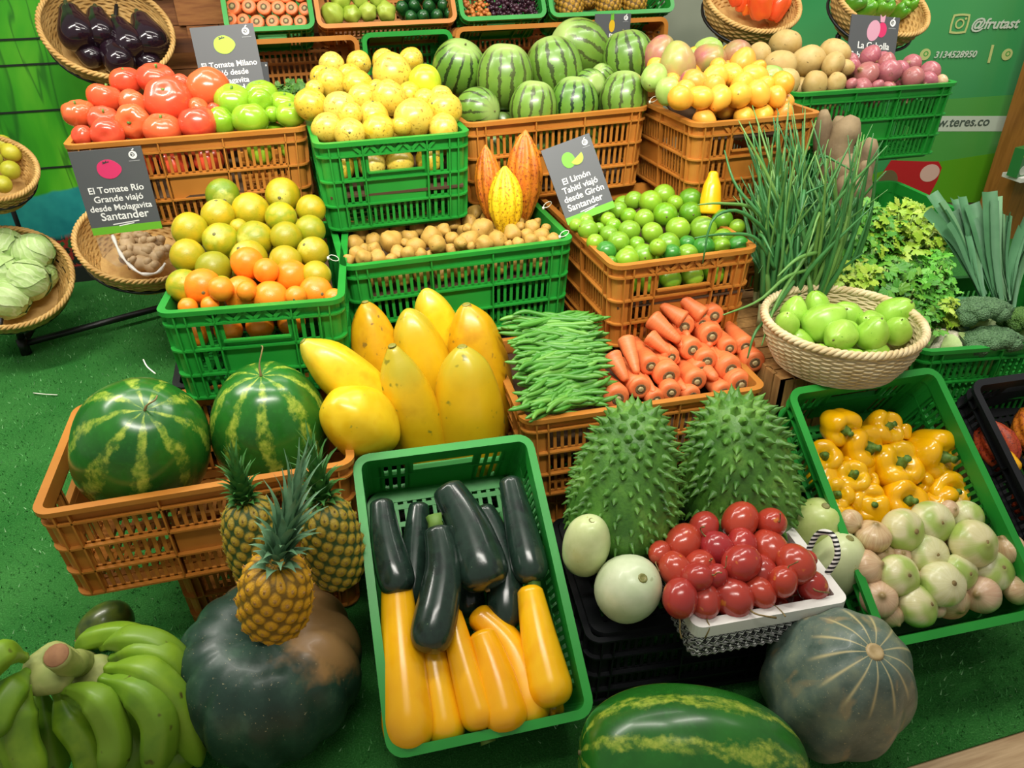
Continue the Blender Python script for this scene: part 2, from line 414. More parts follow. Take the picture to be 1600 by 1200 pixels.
S_(M_BLACK, -.37, 1.78, 0, .4, .55, 'plastic crate stacked out of sight under the display', GH)
for m, x, y, zz, wx, wy in ((M_BLACK, -.37, 1.72, (.24,), .4, .6), (M_ORANGE, -.36, 2.36, (0, .24, .48), .4, .6), (M_BLACK, .055, 1.80, (0, .24), .6, .36),
                            (M_BLACK, .06, 2.21, (0, .24, .48), .36, .55), (M_ORANGE, .45, 2.22, (0, .24, .48), .56, .4), (M_ORANGE, .683, 1.79, (0, .24), .4, .4),
                            (M_ORANGE, .45, 1.37, (0,), .53, .38), (M_ORANGE, 1.06, 2.0, (0, .24, .48), .4, .5), (M_GREEN, 1.48, 2.26, (0, .24, .48), .3, .4), (M_BLACK, .02, 1.385, (0,), .38, .37)):
    for zb in zz: S_(m, x, y, zb, wx, wy, 'plastic crate stacked out of sight under the display', GH)
# slatted wooden crate between carrots and peppers
def m_slat():
    s = NT('rough_wood_slats'); v = s.n('TexCoord').outputs['Object']; g = s.n('NewGeometry').outputs['Random Per Island']
    c = s.mix(.5, s.ramp(g, [(0, '#7c5526'), (1, '#b88a4c')]), s.ramp(s.noise(s.stretch(v, (30, 30, 3)), 3, 4), [(.3, '#6b4620'), (.7, '#c79a5c')]))
    return s.done(c, .7)
M_SLAT = m_slat()
def wood_crate(label, x0, x1, y0, y1, z0, z1):
    e = empty('wooden_crate', ((x0 + x1) / 2, (y0 + y1) / 2, z0)); tag(e, label, 'crate')
    X, Y, H = (x1 - x0) / 2, (y1 - y0) / 2, z1 - z0
    for ax, sg in ((0, -1), (0, 1), (1, -1), (1, 1)):
        mb = MB(); L = 2 * X if ax == 0 else 2 * Y; n = int(L / .036)
        for k in range(n):
            u = -L / 2 + (k + .5) * L / n; dd = .008 + .004 * (k % 2)
            c = (u, sg * (Y - .006), H / 2) if ax == 0 else (sg * (X - .006), u, H / 2); mb.box(c, (L / n - .004, dd, H) if ax == 0 else (dd, L / n - .004, H))
        obj('slatted_side', mb.mesh('slatted_side', M_SLAT, False), e)
    mb = MB(); n = int(2 * Y / .05)
    for k in range(n): mb.box((0, -Y + (k + .5) * 2 * Y / n, H - .005), (2 * X - .02, 2 * Y / n - .005, .01))
    obj('slatted_top', mb.mesh('slatted_top', M_SLAT, False), e)
    return e
wood_crate('slatted wooden crate under the guava basket and spring onions', 1.035, 1.40, 1.335, 1.83, 0, .475)
wood_crate('slatted wooden crate under the broccoli crate', 1.45, 1.98, 1.36, 1.70, 0, .262)
wood_crate('slatted wooden crate under the cassava crate', 1.60, 1.95, 1.87, 2.18, 0, .39)
# ---------------------------------------------------------------- fruit kinds (unit size, scaled per item)
KIND = {}
def kind(k, name, meshes, parts=()): KIND[k] = (name, meshes, parts)
def inst(k, loc, scale, rot, label, cat, group=None, i=None):
    name, meshes, parts = KIND[k]
    o = obj(name, meshes[rng.randrange(len(meshes)) if i is None else i % len(meshes)], None, loc, rot, scale); tag(o, label, cat, group)
    for pn, pm, pM in parts: obj(pn, pm, o, M=pM)
    return o
def rq(): return Euler((rng.uniform(0, 6.3), rng.uniform(0, 6.3), rng.uniform(0, 6.3))).to_quaternion()
def zq(d, spin=None): return V(d).to_track_quat('Z', 'Y') @ Quaternion((0, 0, 1), rng.uniform(0, 6.3) if spin is None else spin)
def lobed(prof, k, a, seg=30, rings=18, nz=.0, nsc=1.5, seed=0, name='m', m=None, ph=0, side=False):
    def fn(t, r, z):
        c = math.cos(k * t + ph); w = (1 if side else min(1, max(0, (z + .2) * 1.2)))
        return r * (1 + a * w * (abs(math.cos(k * t / 2 + ph)) - .6 if not side else c)), z
    mb = MB(); mb.lathe(prof, seg, rings, fn if k else None)
    if nz: rough_up(mb, nz, nsc, seed)
    return mb.mesh(name, m)
def star(mat_, n, L, w, z, up=.25, name='calyx', stem=.25, sw=.09):
    mb = MB()
    for k in range(n):
        a = 2 * pi * k / n + .2 * (k % 2); u = V((math.cos(a), math.sin(a), 0))
        P = [u * (L * t) + V((0, 0, z + up * (t - t * t * 1.3))) for t in (.05, .35, .7, 1)]
        mb.ribbon(P, [w, w, w * .6, .005], (0, 0, 1), .15)
    mb.tube([(0, 0, z - .05), (0, .02, z + stem * .5), (.05, .03, z + stem)], [sw, sw * .8, sw * .9], 6)
    return mb.mesh(name, mat_)
M_STEM = mat('green_stem', ['#3f6a1f', '#6f8f3a'], 6, rough=.6)
M_STEMB = mat('dry_stem', ['#6b5a34', '#9a8450'], 6, rough=.7)
M_STEMD = mat('dark_stem', ['#4a4a2a', '#75703f'], 8, rough=.7)
# tomatoes
mt = mat('tomato_skin', ['#d2402a', '#de5a38'], 1.2, rough=.22, rnd=('#d8382a', .6, '#e2743a', .6), coat=.25)
mg = mat('green_tomato_skin', ['#74a81a', '#8aba28'], 1.2, rough=.22, rnd=('#a9bf3a', .35), coat=.25)
tp_ = egg(.82, .8, .22, .06)
cal = star(M_STEM, 6, .42, .055, .52)
for k, m_, nm in (('tomato', mt, 'tomato'), ('gtomato', mg, 'green_tomato')):
    kind(k, nm, [lobed(tp_, 6, .10, nz=.05, seed=1, name=nm, m=m_), lobed(egg(.78, .78, .25, .05), 7, .14, nz=.06, seed=2, name=nm, m=m_), lobed(egg(.9, .85, .15, .04), 5, .06, nz=.04, seed=3, name=nm, m=m_)], [('calyx', cal, None)])
KIND['ptomato'] = ('tomato', KIND['tomato'][1], ())
# passion fruit, oranges, limes
mp = mat('passion_skin', ['#c9a416', '#d2b840', '#c49a10'], 1.6, rough=.33, rnd=('#d6c46a', .5, '#c8a010', .6), spots=('#947a24', 6, .60), bump=.25, bsc=5, coat=.1)
kind('passion', 'passion_fruit', [lobed(egg(1.08), 0, 0, 24, 14, nz=.05, seed=q, nsc=1.8, name='passion_fruit', m=mp) for q in (1, 2)], [('stem_scar', MB().tube([(0, 0, 1.03), (0, 0, 1.1)], [.09, .07], 8).mesh('stem_scar', M_STEMD), None)])
mpg = mat('passion_green', ['#c4cc2c', '#9cb820'], 1.2, rough=.3)
kind('passiong', 'passion_fruit', [lobed(egg(1.05), 0, 0, 24, 14, nz=.03, name='passion_fruit', m=mpg)], KIND['passion'][2])
scar = MB().tube([(0, 0, .93), (0, 0, .985)], [.13, .09], 8).mesh('stem_scar', M_STEMD)
mo = mat('orange_skin', ['#ec7c12', '#f08c1e'], 1.5, rough=.32, rnd=('#f2a030', .35), bump=.25, bsc=16, spots=('#8a5a1a', 6, .72))
my = mat('green_orange_skin', ['#d6b014', '#8c9c18', '#d8b41c'], .8, 2, .38, rnd=('#5c8416', .95, '#e0a812', .4), bump=.3, bsc=14, spots=('#6a6a20', 7, .7), pole=('#d2cf5a', .75, 1.05))
for k, m_ in (('orange', mo), ('yorange', my)):
    kind(k, 'orange', [lobed(egg(.97), 0, 0, 24, 14, nz=.03, seed=q, name='orange', m=m_) for q in (1, 2)], [('stem_scar', scar, None)])
ml = mat('lime_skin', ['#5c9c16', '#82b022'], 1.2, rough=.28, rnd=('#3c7c18', .7, '#a2c236', .55), bump=.15, bsc=16, coat=.15)
mld = mat('dark_lime_skin', ['#2f7a26', '#3f8c2a'], 1.2, rough=.3, bump=.15, bsc=16, coat=.1)
lscar = MB().tube([(0, 0, .98), (0, 0, 1.06)], [.1, .07], 8).mesh('stem_scar', M_STEMD)
kind('lime', 'lime', [lobed(egg(1.03), 0, 0, 22, 12, nz=.03, seed=q, name='lime', m=ml) for q in (1, 2)], [('stem_scar', lscar, None)])
kind('dlime', 'lime', [lobed(egg(1.03), 0, 0, 22, 12, nz=.03, seed=3, name='lime', m=mld)], [('stem_scar', lscar, None)])
mlb = mat('yellow_lime_skin', ['#b9b32a', '#d3c840'], 1.2, rough=.35, rnd=('#8da028', .6), bump=.3, bsc=14)
kind('ylime', 'mandarin_lime', [lobed(egg(.95), 0, 0, 22, 12, nz=.04, seed=3, name='mandarin_lime', m=mlb)], [('stem_scar', scar, None)])
# potatoes
mc = mat('yellow_potato_skin', ['#a57f34', '#bd9846'], 1.6, rough=.6, rnd=('#b08a3c', .5), spots=('#5f4420', 3.2, .66), bump=.3, bsc=6)
kind('criolla', 'small_yellow_potato', [lobed(egg(.9), 0, 0, 18, 12, nz=.22, nsc=1.3, seed=q, name='small_yellow_potato', m=mc) for q in (1, 2, 3)])
mb_ = mat('potato_skin', ['#b99a58', '#cbb274'], 1.6, rough=.55, rnd=('#a88a48', .5), spots=('#7a6236', 4.2, .66), bump=.25, bsc=7)
kind('potato', 'potato', [lobed(egg(.8), 0, 0, 22, 14, nz=.12, nsc=1.0, seed=q, name='potato', m=mb_) for q in (4, 5)])
# onions
def onion_mat(name, cols, rnd, green=None):
    s = NT(name); v = s.coord(); v0 = s.n('TexCoord').outputs['Object']; x, y, z = s.xyz(v0)
    a = s.math('ARCTAN2', y, x); ln = s.noise(s.n('CombineXYZ').outputs[0], 1)
    k = s.n('CombineXYZ'); s.l(s.math('MULTIPLY', s.math('COSINE', a), 6), k.inputs[0]); s.l(s.math('MULTIPLY', s.math('SINE', a), 6), k.inputs[1]); s.l(s.math('MULTIPLY', z, .5), k.inputs[2])
    st = s.noise(k.outputs[0], 2.2, 3)
    c = s.mix(.65, s.ramp(s.noise(v, 1.2, 2), [(.35, cols[0]), (.65, cols[1])]), s.ramp(st, [(.3, cols[1]), (.7, cols[2])]))
    r = s.n('ObjectInfo').outputs['Random']; c = s.mix(s.math('MULTIPLY', s.math('FRACT', s.math('MULTIPLY', r, 5.3)), rnd[1]), c, lin(rnd[0]))
    if green: c = s.mix(s.math('MULTIPLY', s.ramp(s.noise(v, .8, 1), [(.46, 0.0), (.60, 1.0)]), .85), c, lin(green))
    zz = s.n('MapRange'); s.l(z, zz.inputs[0]); zz.inputs[1].default_value = .72; zz.inputs[2].default_value = .9
    c = s.mix(s.math('MULTIPLY', zz.outputs[0], .8), c, lin('#8f7a44'))
    return s.done(c, .3, st, .2, coat=.1, dist=.0015)
mro = onion_mat('red_onion_skin', ['#8f3658', '#ad5c70', '#c48078'], ('#a8705c', .5))
onp = [(.004, -.85), (.35, -.8), (.8, -.5), (1, -.05), (.85, .42), (.5, .68), (.2, .8), (.13, .98), (.08, 1.05)]
onw = [(.004, -.72), (.4, -.74), (.82, -.5), (1, -.05), (.9, .38), (.6, .64), (.25, .74), (.12, .78), (.004, .76)]
def roots(m): 
    mb = MB()
    for k in range(9):
        a = k * .7; mb.tube([(.05 * math.cos(a), .05 * math.sin(a), -.78), (.16 * math.cos(a), .16 * math.sin(a), -.92)], [.02, .008], 4)
    return mb.mesh('roots', m)
kind('ronion', 'red_onion', [lobed(onp, 0, 0, 22, 14, nz=.07, seed=q, name='red_onion', m=mro) for q in (1, 2)], [('roots', roots(M_STEMB), None)])
mwo = onion_mat('white_onion_skin', ['#d6d69c', '#e4e4bc', '#d0cf90'], ('#d2c088', .5), '#98b648')
kind('wonion', 'white_onion', [lobed(onw, 0, 0, 26, 16, nz=.04, seed=q, name='white_onion', m=mwo) for q in (1, 2, 3)], [('roots', roots(M_STEMB), None), ('neck_scar', MB().tube([(0, 0, .7), (0, 0, .785)], [.17, .12], 10).mesh('neck_scar', M_STEMB), None)])
mwt = onion_mat('tan_onion_skin', ['#c9a878', '#dcc79a', '#b98e66'], ('#d3a89a', .5))
kind('tonion', 'white_onion', [lobed([(.004, -.78), (.38, -.78), (.82, -.5), (1, -.03), (.88, .40), (.55, .66), (.25, .78), (.13, .9), (.06, .94)], 0, 0, 26, 16, nz=.06, seed=q, name='white_onion', m=mwt) for q in (1, 2)], [('roots', roots(M_STEMB), None)])
# mangoes
mm1 = mat('blush_mango_skin', ['#8fa24a', '#b08a58', '#a95560'], .8, 2, .35, rnd=('#a9b45c', .6, '#9a3f55', .5), spots=('#e0cf8a', 14, .7), coat=.1)
kind('mango', 'blush_mango', [lobed(egg(1.22, .9, tp=.08), 0, 0, 24, 16, nz=.08, nsc=.9, seed=q, name='blush_mango', m=mm1) for q in (1, 2)], [('stem_scar', MB().tube([(0, 0, 1.15), (0, 0, 1.24)], [.07, .05], 6).mesh('stem_scar', M_STEMD), None)])
mm2 = mat('yellow_mango_skin', ['#e89c20', '#eeb038'], 1, 2, .36, rnd=('#f08a3a', .75, '#f2c94a', .5), spots=('#7a5a20', 5, .74), coat=.1)
kind('smango', 'small_yellow_mango', [lobed(egg(1.15, .9, tp=.1), 0, 0, 22, 14, nz=.06, nsc=.9, seed=q, name='small_yellow_mango', m=mm2) for q in (1, 2)], [('stem_scar', MB().tube([(0, 0, 1.1), (0, 0, 1.17)], [.08, .05], 6).mesh('stem_scar', M_STEMD), None)])
mm3 = mat('green_mango_skin', ['#8fb452', '#a9c468'], 1, 2, .35, coat=.1)
kind('gmango', 'green_mango', [lobed(egg(1.15, .9, tp=.08), 0, 0, 22, 14, nz=.06, name='green_mango', m=mm3)], KIND['smango'][2])
# guavas
mgu = mat('guava_skin', ['#86bd2c', '#9fcf4a'], 1.4, 3, .3, rnd=('#b3d860', .4), spots=('#5f9a26', 8, .68), coat=.15)
kind('guava', 'green_guava', [lobed([(.004, -1.1), (.3, -1.08), (.8, -.8), (1, -.2), (.92, .35), (.62, .9), (.3, 1.2), (.12, 1.26), (.004, 1.24)], 5, .04, nz=.06, seed=q, name='green_guava', m=mgu, side=True) for q in (1, 2)], [('stem', MB().tube([(0, 0, 1.2), (0, .02, 1.36)], [.06, .05], 6).mesh('stem', M_STEMD), None)])
# tamarillos
mta = mat('tamarillo_skin', ['#a0262a', '#b4382e'], .9, 2, .2, rnd=('#8f2434', .6, '#c4542a', .5), spots=('#c9742c', 1.4, .68), coat=.3)
def tstem(seed):
    r = random.Random(seed); P = [(0, 0, 1.05), (.08, 0, 1.3), (.05 + r.uniform(-.3, .3), r.uniform(-.3, .3), 1.7), (r.uniform(-.7, .7), r.uniform(-.7, .7), 2.1)]
    return MB().tube(spl3(P, 8), [.1, .06, .05, .045, .045, .04, .04, .05, .06], 6).mesh('stem', M_STEMB)
kind('tamarillo', 'tamarillo', [lobed(egg(1.15, .92), 0, 0, 24, 16, nz=.03, name='tamarillo', m=mta)], [('stem', tstem(4), None)])
KIND['tamarillo2'] = ('tamarillo', KIND['tamarillo'][1], (('stem', tstem(9), None),))
# peppers
def pepper(name, m, k=4, h=.92, a=.13):
    def fn(t, r, z):
        c = abs(math.cos(k * t / 2)); g = (c - .62) * a
        return r * (1 + g * (1.0 if z > -.7 else .6)), z - (.16 * (1 - c) if z > .3 else -.08 * (1 - c) if z < -.4 else 0)
    P = [(.004, -.68 * h), (.3, -.82 * h), (.62, -.9 * h), (.85, -.6 * h), (.98, 0), (1.02, .5 * h), (.9, .85 * h), (.6, .98 * h), (.33, .82 * h), (.1, .7 * h), (.004, .7 * h)]
    mb = MB(); mb.lathe(P, 40, 26, fn); rough_up(mb, .07, 1.1, k); return mb.mesh(name, m)
mpy = mat('yellow_pepper_skin', ['#ecb004', '#f2be10'], 1, 2, .18, rnd=('#eca804', .5), spots=('#b9b428', .9, .78), coat=.35)
pst = MB().tube([(0, 0, .6), (0, 0, .78), (.03, 0, 1.0), (.05, .02, 1.12)], [.34, .2, .13, .16], 8).mesh('stem', M_STEM)
kind('pepper', 'yellow_bell_pepper', [pepper('yellow_bell_pepper', mpy, 4), pepper('yellow_bell_pepper', mpy, 3), pepper('yellow_bell_pepper', mpy, 4, 1.02, .15)], [('stem', pst, None)])
mpo = mat('orange_pepper_skin', ['#ef6a1a', '#f29a1c'], .8, 2, .2, rnd=('#e0402a', .8), coat=.3)
kind('opepper', 'orange_bell_pepper', [pepper('orange_bell_pepper', mpo, 4, 1.2)], [('stem', pst, None)])
mpg_ = mat('green_pepper_skin', ['#3c8a1a', '#6fae2c'], .8, 2, .2, rnd=('#2a6a16', .7), coat=.3)
kind('gpepper', 'green_bell_pepper', [pepper('green_bell_pepper', mpg_, 4, 1.3)], [('stem', pst, None)])
# eggplant, cabbage, chayote, cucumber
meg = mat('eggplant_skin', ['#1a1016', '#241420'], 1, 2, .13, coat=.4)
kind('eggplant', 'eggplant', [lobed([(.004, -1.5), (.4, -1.46), (.85, -1.1), (1, -.5), (.88, .2), (.66, .9), (.5, 1.4), (.3, 1.62), (.004, 1.64)], 0, 0, 26, 20, nz=.02, name='eggplant', m=meg)], [('calyx', MB().lathe([(.56, 1.18), (.5, 1.45), (.32, 1.68), (.14, 1.74), (.12, 2.0), (.1, 2.05)], 10, 8).mesh('calyx', mat('eggplant_calyx', ['#2f3420', '#3f4a2a'], 4)), None)])
def cabbage_mat():
    s = NT('cabbage_leaf'); v = s.coord(); w_ = s.n('TexWave', _bands_direction='DIAGONAL'); s.l(v, w_.inputs[0]); w_.inputs['Scale'].default_value = 1.3; w_.inputs['Distortion'].default_value = 7; w_.inputs['Detail'].default_value = 3
    c = s.mix(s.math('MULTIPLY', s.ramp(w_.outputs['Fac'], [(.86, 0.0), (.98, 1.0)]), .35), s.ramp(s.noise(v, 1.3), [(.3, '#9cc06a'), (.7, '#bfd694')]), lin('#dfe9bf'))
    return s.done(c, .45, w_.outputs['Fac'], .35, dist=.003)
def cabbage():
    mb = MB(); mb.lathe(egg(.93), 24, 14); rough_up(mb, .07, 1.6, 3)
    for k in range(5):
        a0 = k * 1.3
        vs = []; fs = []
        for i in range(9):
            for j in range(9):
                u = a0 + (j / 8 - .5) * 2.0 * math.sin(pi * (.15 + .7 * i / 8)); t = -1.3 + 2.1 * i / 8
                rr_ = 1.02 + .012 * k + .05 * (abs(j / 8 - .5) * 2) ** 3 + .06 * (i / 8) ** 4; vs.append((rr_ * math.cos(t) * math.cos(u), rr_ * math.cos(t) * math.sin(u), rr_ * .93 * math.sin(t)))
        fs = [(i * 9 + j, i * 9 + j + 1, (i + 1) * 9 + j + 1, (i + 1) * 9 + j) for i in range(8) for j in range(8)]
        mb.add(vs, fs)
    return mb.mesh('cabbage', cabbage_mat())
kind('cabbage', 'cabbage', [cabbage()])
mch = mat('chayote_skin', ['#8aa52e', '#a8bd48'], 1.2, 3, .35, rnd=('#b9c75c', .5), bump=.2, bsc=5)
kind('chayote', 'chayote', [lobed(egg(1.1, .9, .1, .2, .12), 5, .07, nz=.06, name='chayote', m=mch, side=True)])
mcu = mat('cucumber_skin', ['#16421c', '#23602a'], 1.5, 3, .25, coat=.15, spots=('#5f9a50', 5, .7))
kind('cucumber', 'cucumber', [lobed(egg(3.2, .55), 0, 0, 16, 16, nz=.02, name='cucumber', m=mcu)])
# carrots
def m_carrot():
    s = NT('carrot_skin'); v = s.coord(); x, y, z = s.xyz(s.n('TexCoord').outputs['Object'])
    k = s.stretch(v, (.5, .5, 5)); n = s.noise(k, 1.6, 3)
    c = s.ramp(n, [(.3, '#dd6a34'), (.6, '#ec8a52'), (.75, '#c75a2c')])
    r = s.n('ObjectInfo').outputs['Random']; c = s.mix(s.math('MULTIPLY', r, .45), c, lin('#e2703c'))
    return s.done(c, .45, n, .35, dist=.0015)
mca = m_carrot(); M_CROWN = mat('carrot_crown', ['#4f3a22', '#7d6a44'], 5, rough=.8); M_CORE = mat('carrot_crown_core', ['#9a8a5c', '#b7a676'], 6, rough=.7)
def carrot(L, seed):
    mb = MB(); mb.lathe([(.004, -L), (.22, -L * .995), (.42, -L * .93), (.62, -L * .72), (.8, -L * .45), (.96, -L * .18), (1.04, -.3), (.9, .1), (.5, .2), (.004, .16)], 16, 20); rough_up(mb, .03, .8, seed)
    return mb.mesh('carrot', mca)
crown = [('crown', MB().lathe([(.5, .17), (.46, .235), (.36, .24), (.2, .2), (.004, .19)], 14, 6).mesh('crown', M_CROWN), None), ('leaf_stub', MB().lathe([(.24, .16), (.27, .27), (.17, .36), (.004, .34)], 9, 5).mesh('leaf_stub', M_CORE), None)]
kind('carrot', 'carrot', [carrot(6.5, 1), carrot(5.8, 2), carrot(7, 3)], crown)
# watermelons
def m_melon(name, base, stripe, nstr, width, dist, pale, rough=.3, soft=.05, amp=.7, mott=None, broken=0):
    s = NT(name); v = s.coord(); x, y, z = s.xyz(s.n('TexCoord').outputs['Object'])
    a = s.math('ARCTAN2', y, x); nz = s.math('MULTIPLY', s.math('SUBTRACT', s.noise(v, dist[0], 3, .6), .5), dist[1])
    nz2 = s.math('MULTIPLY', s.math('SUBTRACT', s.noise(v, dist[0] * 5, 3, .7), .5), dist[1] * .55)
    q = s.math('ABSOLUTE', s.math('SINE', s.math('MULTIPLY', s.math('ADD', s.math('ADD', a, nz), nz2), nstr / 2)))
    b = s.ramp(s.noise(v, 1.2, 3), [(.3, base[0]), (.7, base[1])])
    if mott: b = s.mix(s.math('MULTIPLY', s.ramp(s.noise(v, 9, 4, .7), [(.5, 0.0), (.7, 1.0)]), .5), b, lin(mott))
    br = s.math('ADD', s.math('MULTIPLY', s.noise(v, 3.5, 2), width * .9), width * .25) if amp else width
    f = s.math('MULTIPLY', s.math('LESS_THAN', q, br) if soft < .02 else s.ramp(s.math('SUBTRACT', br, q), [(0, 0.0), (soft, 1.0)]), amp or 1)
    f = s.math('MULTIPLY', f, s.ramp(s.math('ABSOLUTE', z), [(.8, 1.0), (.97, .25)])) if pale else f
    if broken: f = s.math('MULTIPLY', f, s.ramp(s.noise(s.stretch(v, (1, 1, .6)), broken, 4, .65), [(.40, .12), (.54, 1.0)]))
    c = s.mix(f, b, s.ramp(s.noise(v, 10, 3, .7), [(.35, stripe[0]), (.65, stripe[1])]))
    if pale:
        r = s.n('ObjectInfo').outputs['Random']; c = s.mix(s.math('MULTIPLY', s.math('FRACT', s.math('MULTIPLY', r, 4.7)), .10), c, lin('#c6cf62'))
        mr = s.n('MapRange'); s.l(z, mr.inputs[0]); mr.inputs[1].default_value = .7; mr.inputs[2].default_value = 1.08; c = s.mix(s.math('MULTIPLY', mr.outputs[0], .75), c, lin(pale))
    return s.done(c, rough, coat=.15)
mwm = m_melon('small_watermelon_rind', ('#477420', '#5f8a2e'), ('#06200a', '#0c2c10'), 13, .60, (2.2, .3), '#a9bf70', .33, .05, .98)
wscar = MB().tube([(0, 0, .97), (0, 0, 1.02)], [.04, .03], 8).mesh('stem_scar', M_STEMD)
kind('swm', 'small_watermelon', [lobed(egg(h, .92, .06, .03), 0, 0, 40, 24, nz=.03, nsc=.9, seed=q, name='small_watermelon', m=mwm) for q, h in ((1, 1.08), (2, 1.14), (3, 1.02))], [('stem_scar', wscar, None)])
mwb = m_melon('big_watermelon_rind', ('#1b581a', '#2a7222'), ('#6f962a', '#b0c048'), 9, .85, (1.5, .45), None, .26, .30, .92, '#2a7a26', 6)
# cacao pods
def cacao(h, sd):
    def fn(t, r, z): return r * (1 + .07 * (abs(math.cos(5 * t)) - .5) + .035 * math.cos(10 * t)), z
    mb = MB(); mb.lathe([(.004, -h), (.12, -h * .96), (.42, -h * .78), (.85, -h * .35), (1, 0), (.93, h * .35), (.6, h * .72), (.25, h * .92), (.1, h * .99), (.004, h)], 60, 26, fn); rough_up(mb, .05, 4, sd); return mb
def m_cacao(n, a, b, dk):
    s = NT(n); v = s.coord(); f = s.noise(v, 7, 4, .7)
    c = s.mix(s.ramp(f, [(.52, 0.0), (.62, 1.0)]), s.ramp(s.noise(v, 1.2), [(.3, a), (.7, b)]), lin(dk)); return s.done(c, .45, f, .6, dist=.002)
kind('cacao_y', 'cacao_pod', [cacao(1.85, 1).mesh('cacao_pod', m_cacao('yellow_cacao_skin', '#e8b90e', '#f2cc22', '#a06a0c'))])
kind('cacao_o', 'cacao_pod', [cacao(2.1, 2).mesh('cacao_pod', m_cacao('orange_cacao_skin', '#dc8a1c', '#c7641f', '#8a3c18'))])
kind('cacao_r', 'cacao_pod', [cacao(2.0, 3).mesh('cacao_pod', m_cacao('red_cacao_skin', '#b0381c', '#a84a20', '#6a1c12'))])

# ---------------------------------------------------------------- piles
ORD = ['first', 'second', 'third', 'fourth', 'fifth', 'sixth', 'seventh', 'eighth', 'ninth', 'tenth', 'eleventh', 'twelfth', 'thirteenth', 'fourteenth']
def rowname(i, n):
    if n == 1: return 'only row'
    if i == 0: return 'top row'
    if i == n - 1: return 'lowest row'
    return '%s row down' % ORD[i]
def relax(items, it=60, grow=1.0, e=None):
    """part touching fruit, mostly along the line of sight so that each stays where the photo shows it"""
    for t in items: t['v'] = (t['p'] - EYE).normalized(); t['o'] = t['p'].copy()
    if e is not None:
        M_ = e.matrix_basis; iv = M_.inverted(); me = e.children[0].data
        hx = max(v.co.x for v in me.vertices) - .020; hy = max(v.co.y for v in me.vertices) - .020; hz = max(v.co.z for v in me.vertices)
    for _ in range(it):
        for i, a in enumerate(items):
            for b in items[i + 1:]:
                d = b['p'] - a['p']; m = (a['r'] + b['r']) * grow; L = d.length
                if 1e-6 < L < m:
                    v = a['v']; par = d.dot(v); perp = (d - v * par); need = math.sqrt(max(m * m - perp.length_squared, 0)) - abs(par); sg = 1 if par > 0 else -1
                    if abs(par) < .002: sg = 1 if a['p'].z < b['p'].z else -1
                    need = min(need, m * .25); a['p'] -= v * (sg * need * .2); b['p'] += v * (sg * need * .2)
                    u = d / L * ((m - L) * .12); a['p'] -= u; b['p'] += u
        for t in items:
            k = (t['p'] - t['o']).dot(t['v']); lim = t['r'] * .55
            if abs(k) > lim: t['p'] -= t['v'] * (k - math.copysign(lim, k))
            if e is not None:                          # stay inside the crate walls, rest on the rim above them
                q = iv @ t['p']; R_ = t['r'] * grow; dz = max(0, q.z - hz); rr_ = math.sqrt(max(R_ * R_ - dz * dz, 0))
                lx, ly = max(hx - rr_, 0), max(hy - rr_, 0)
                if rr_ > 0: q.x = min(max(q.x, -lx), lx); q.y = max(q.y, -ly)
                q.y = min(max(q.y, -hy + R_ * .65), ly if rr_ > 0 else 9); t['p'] = M_ @ q
def relax_soft(items, it=14):
    for _ in range(it):
        for i, a in enumerate(items):
            for b in items[i + 1:]:
                d = b['p'] - a['p']; m = (a['r'] + b['r']) * .93; L = d.length
                if 1e-6 < L < m:
                    u = d / L * ((m - L) * .32); a['p'] -= u; b['p'] += u
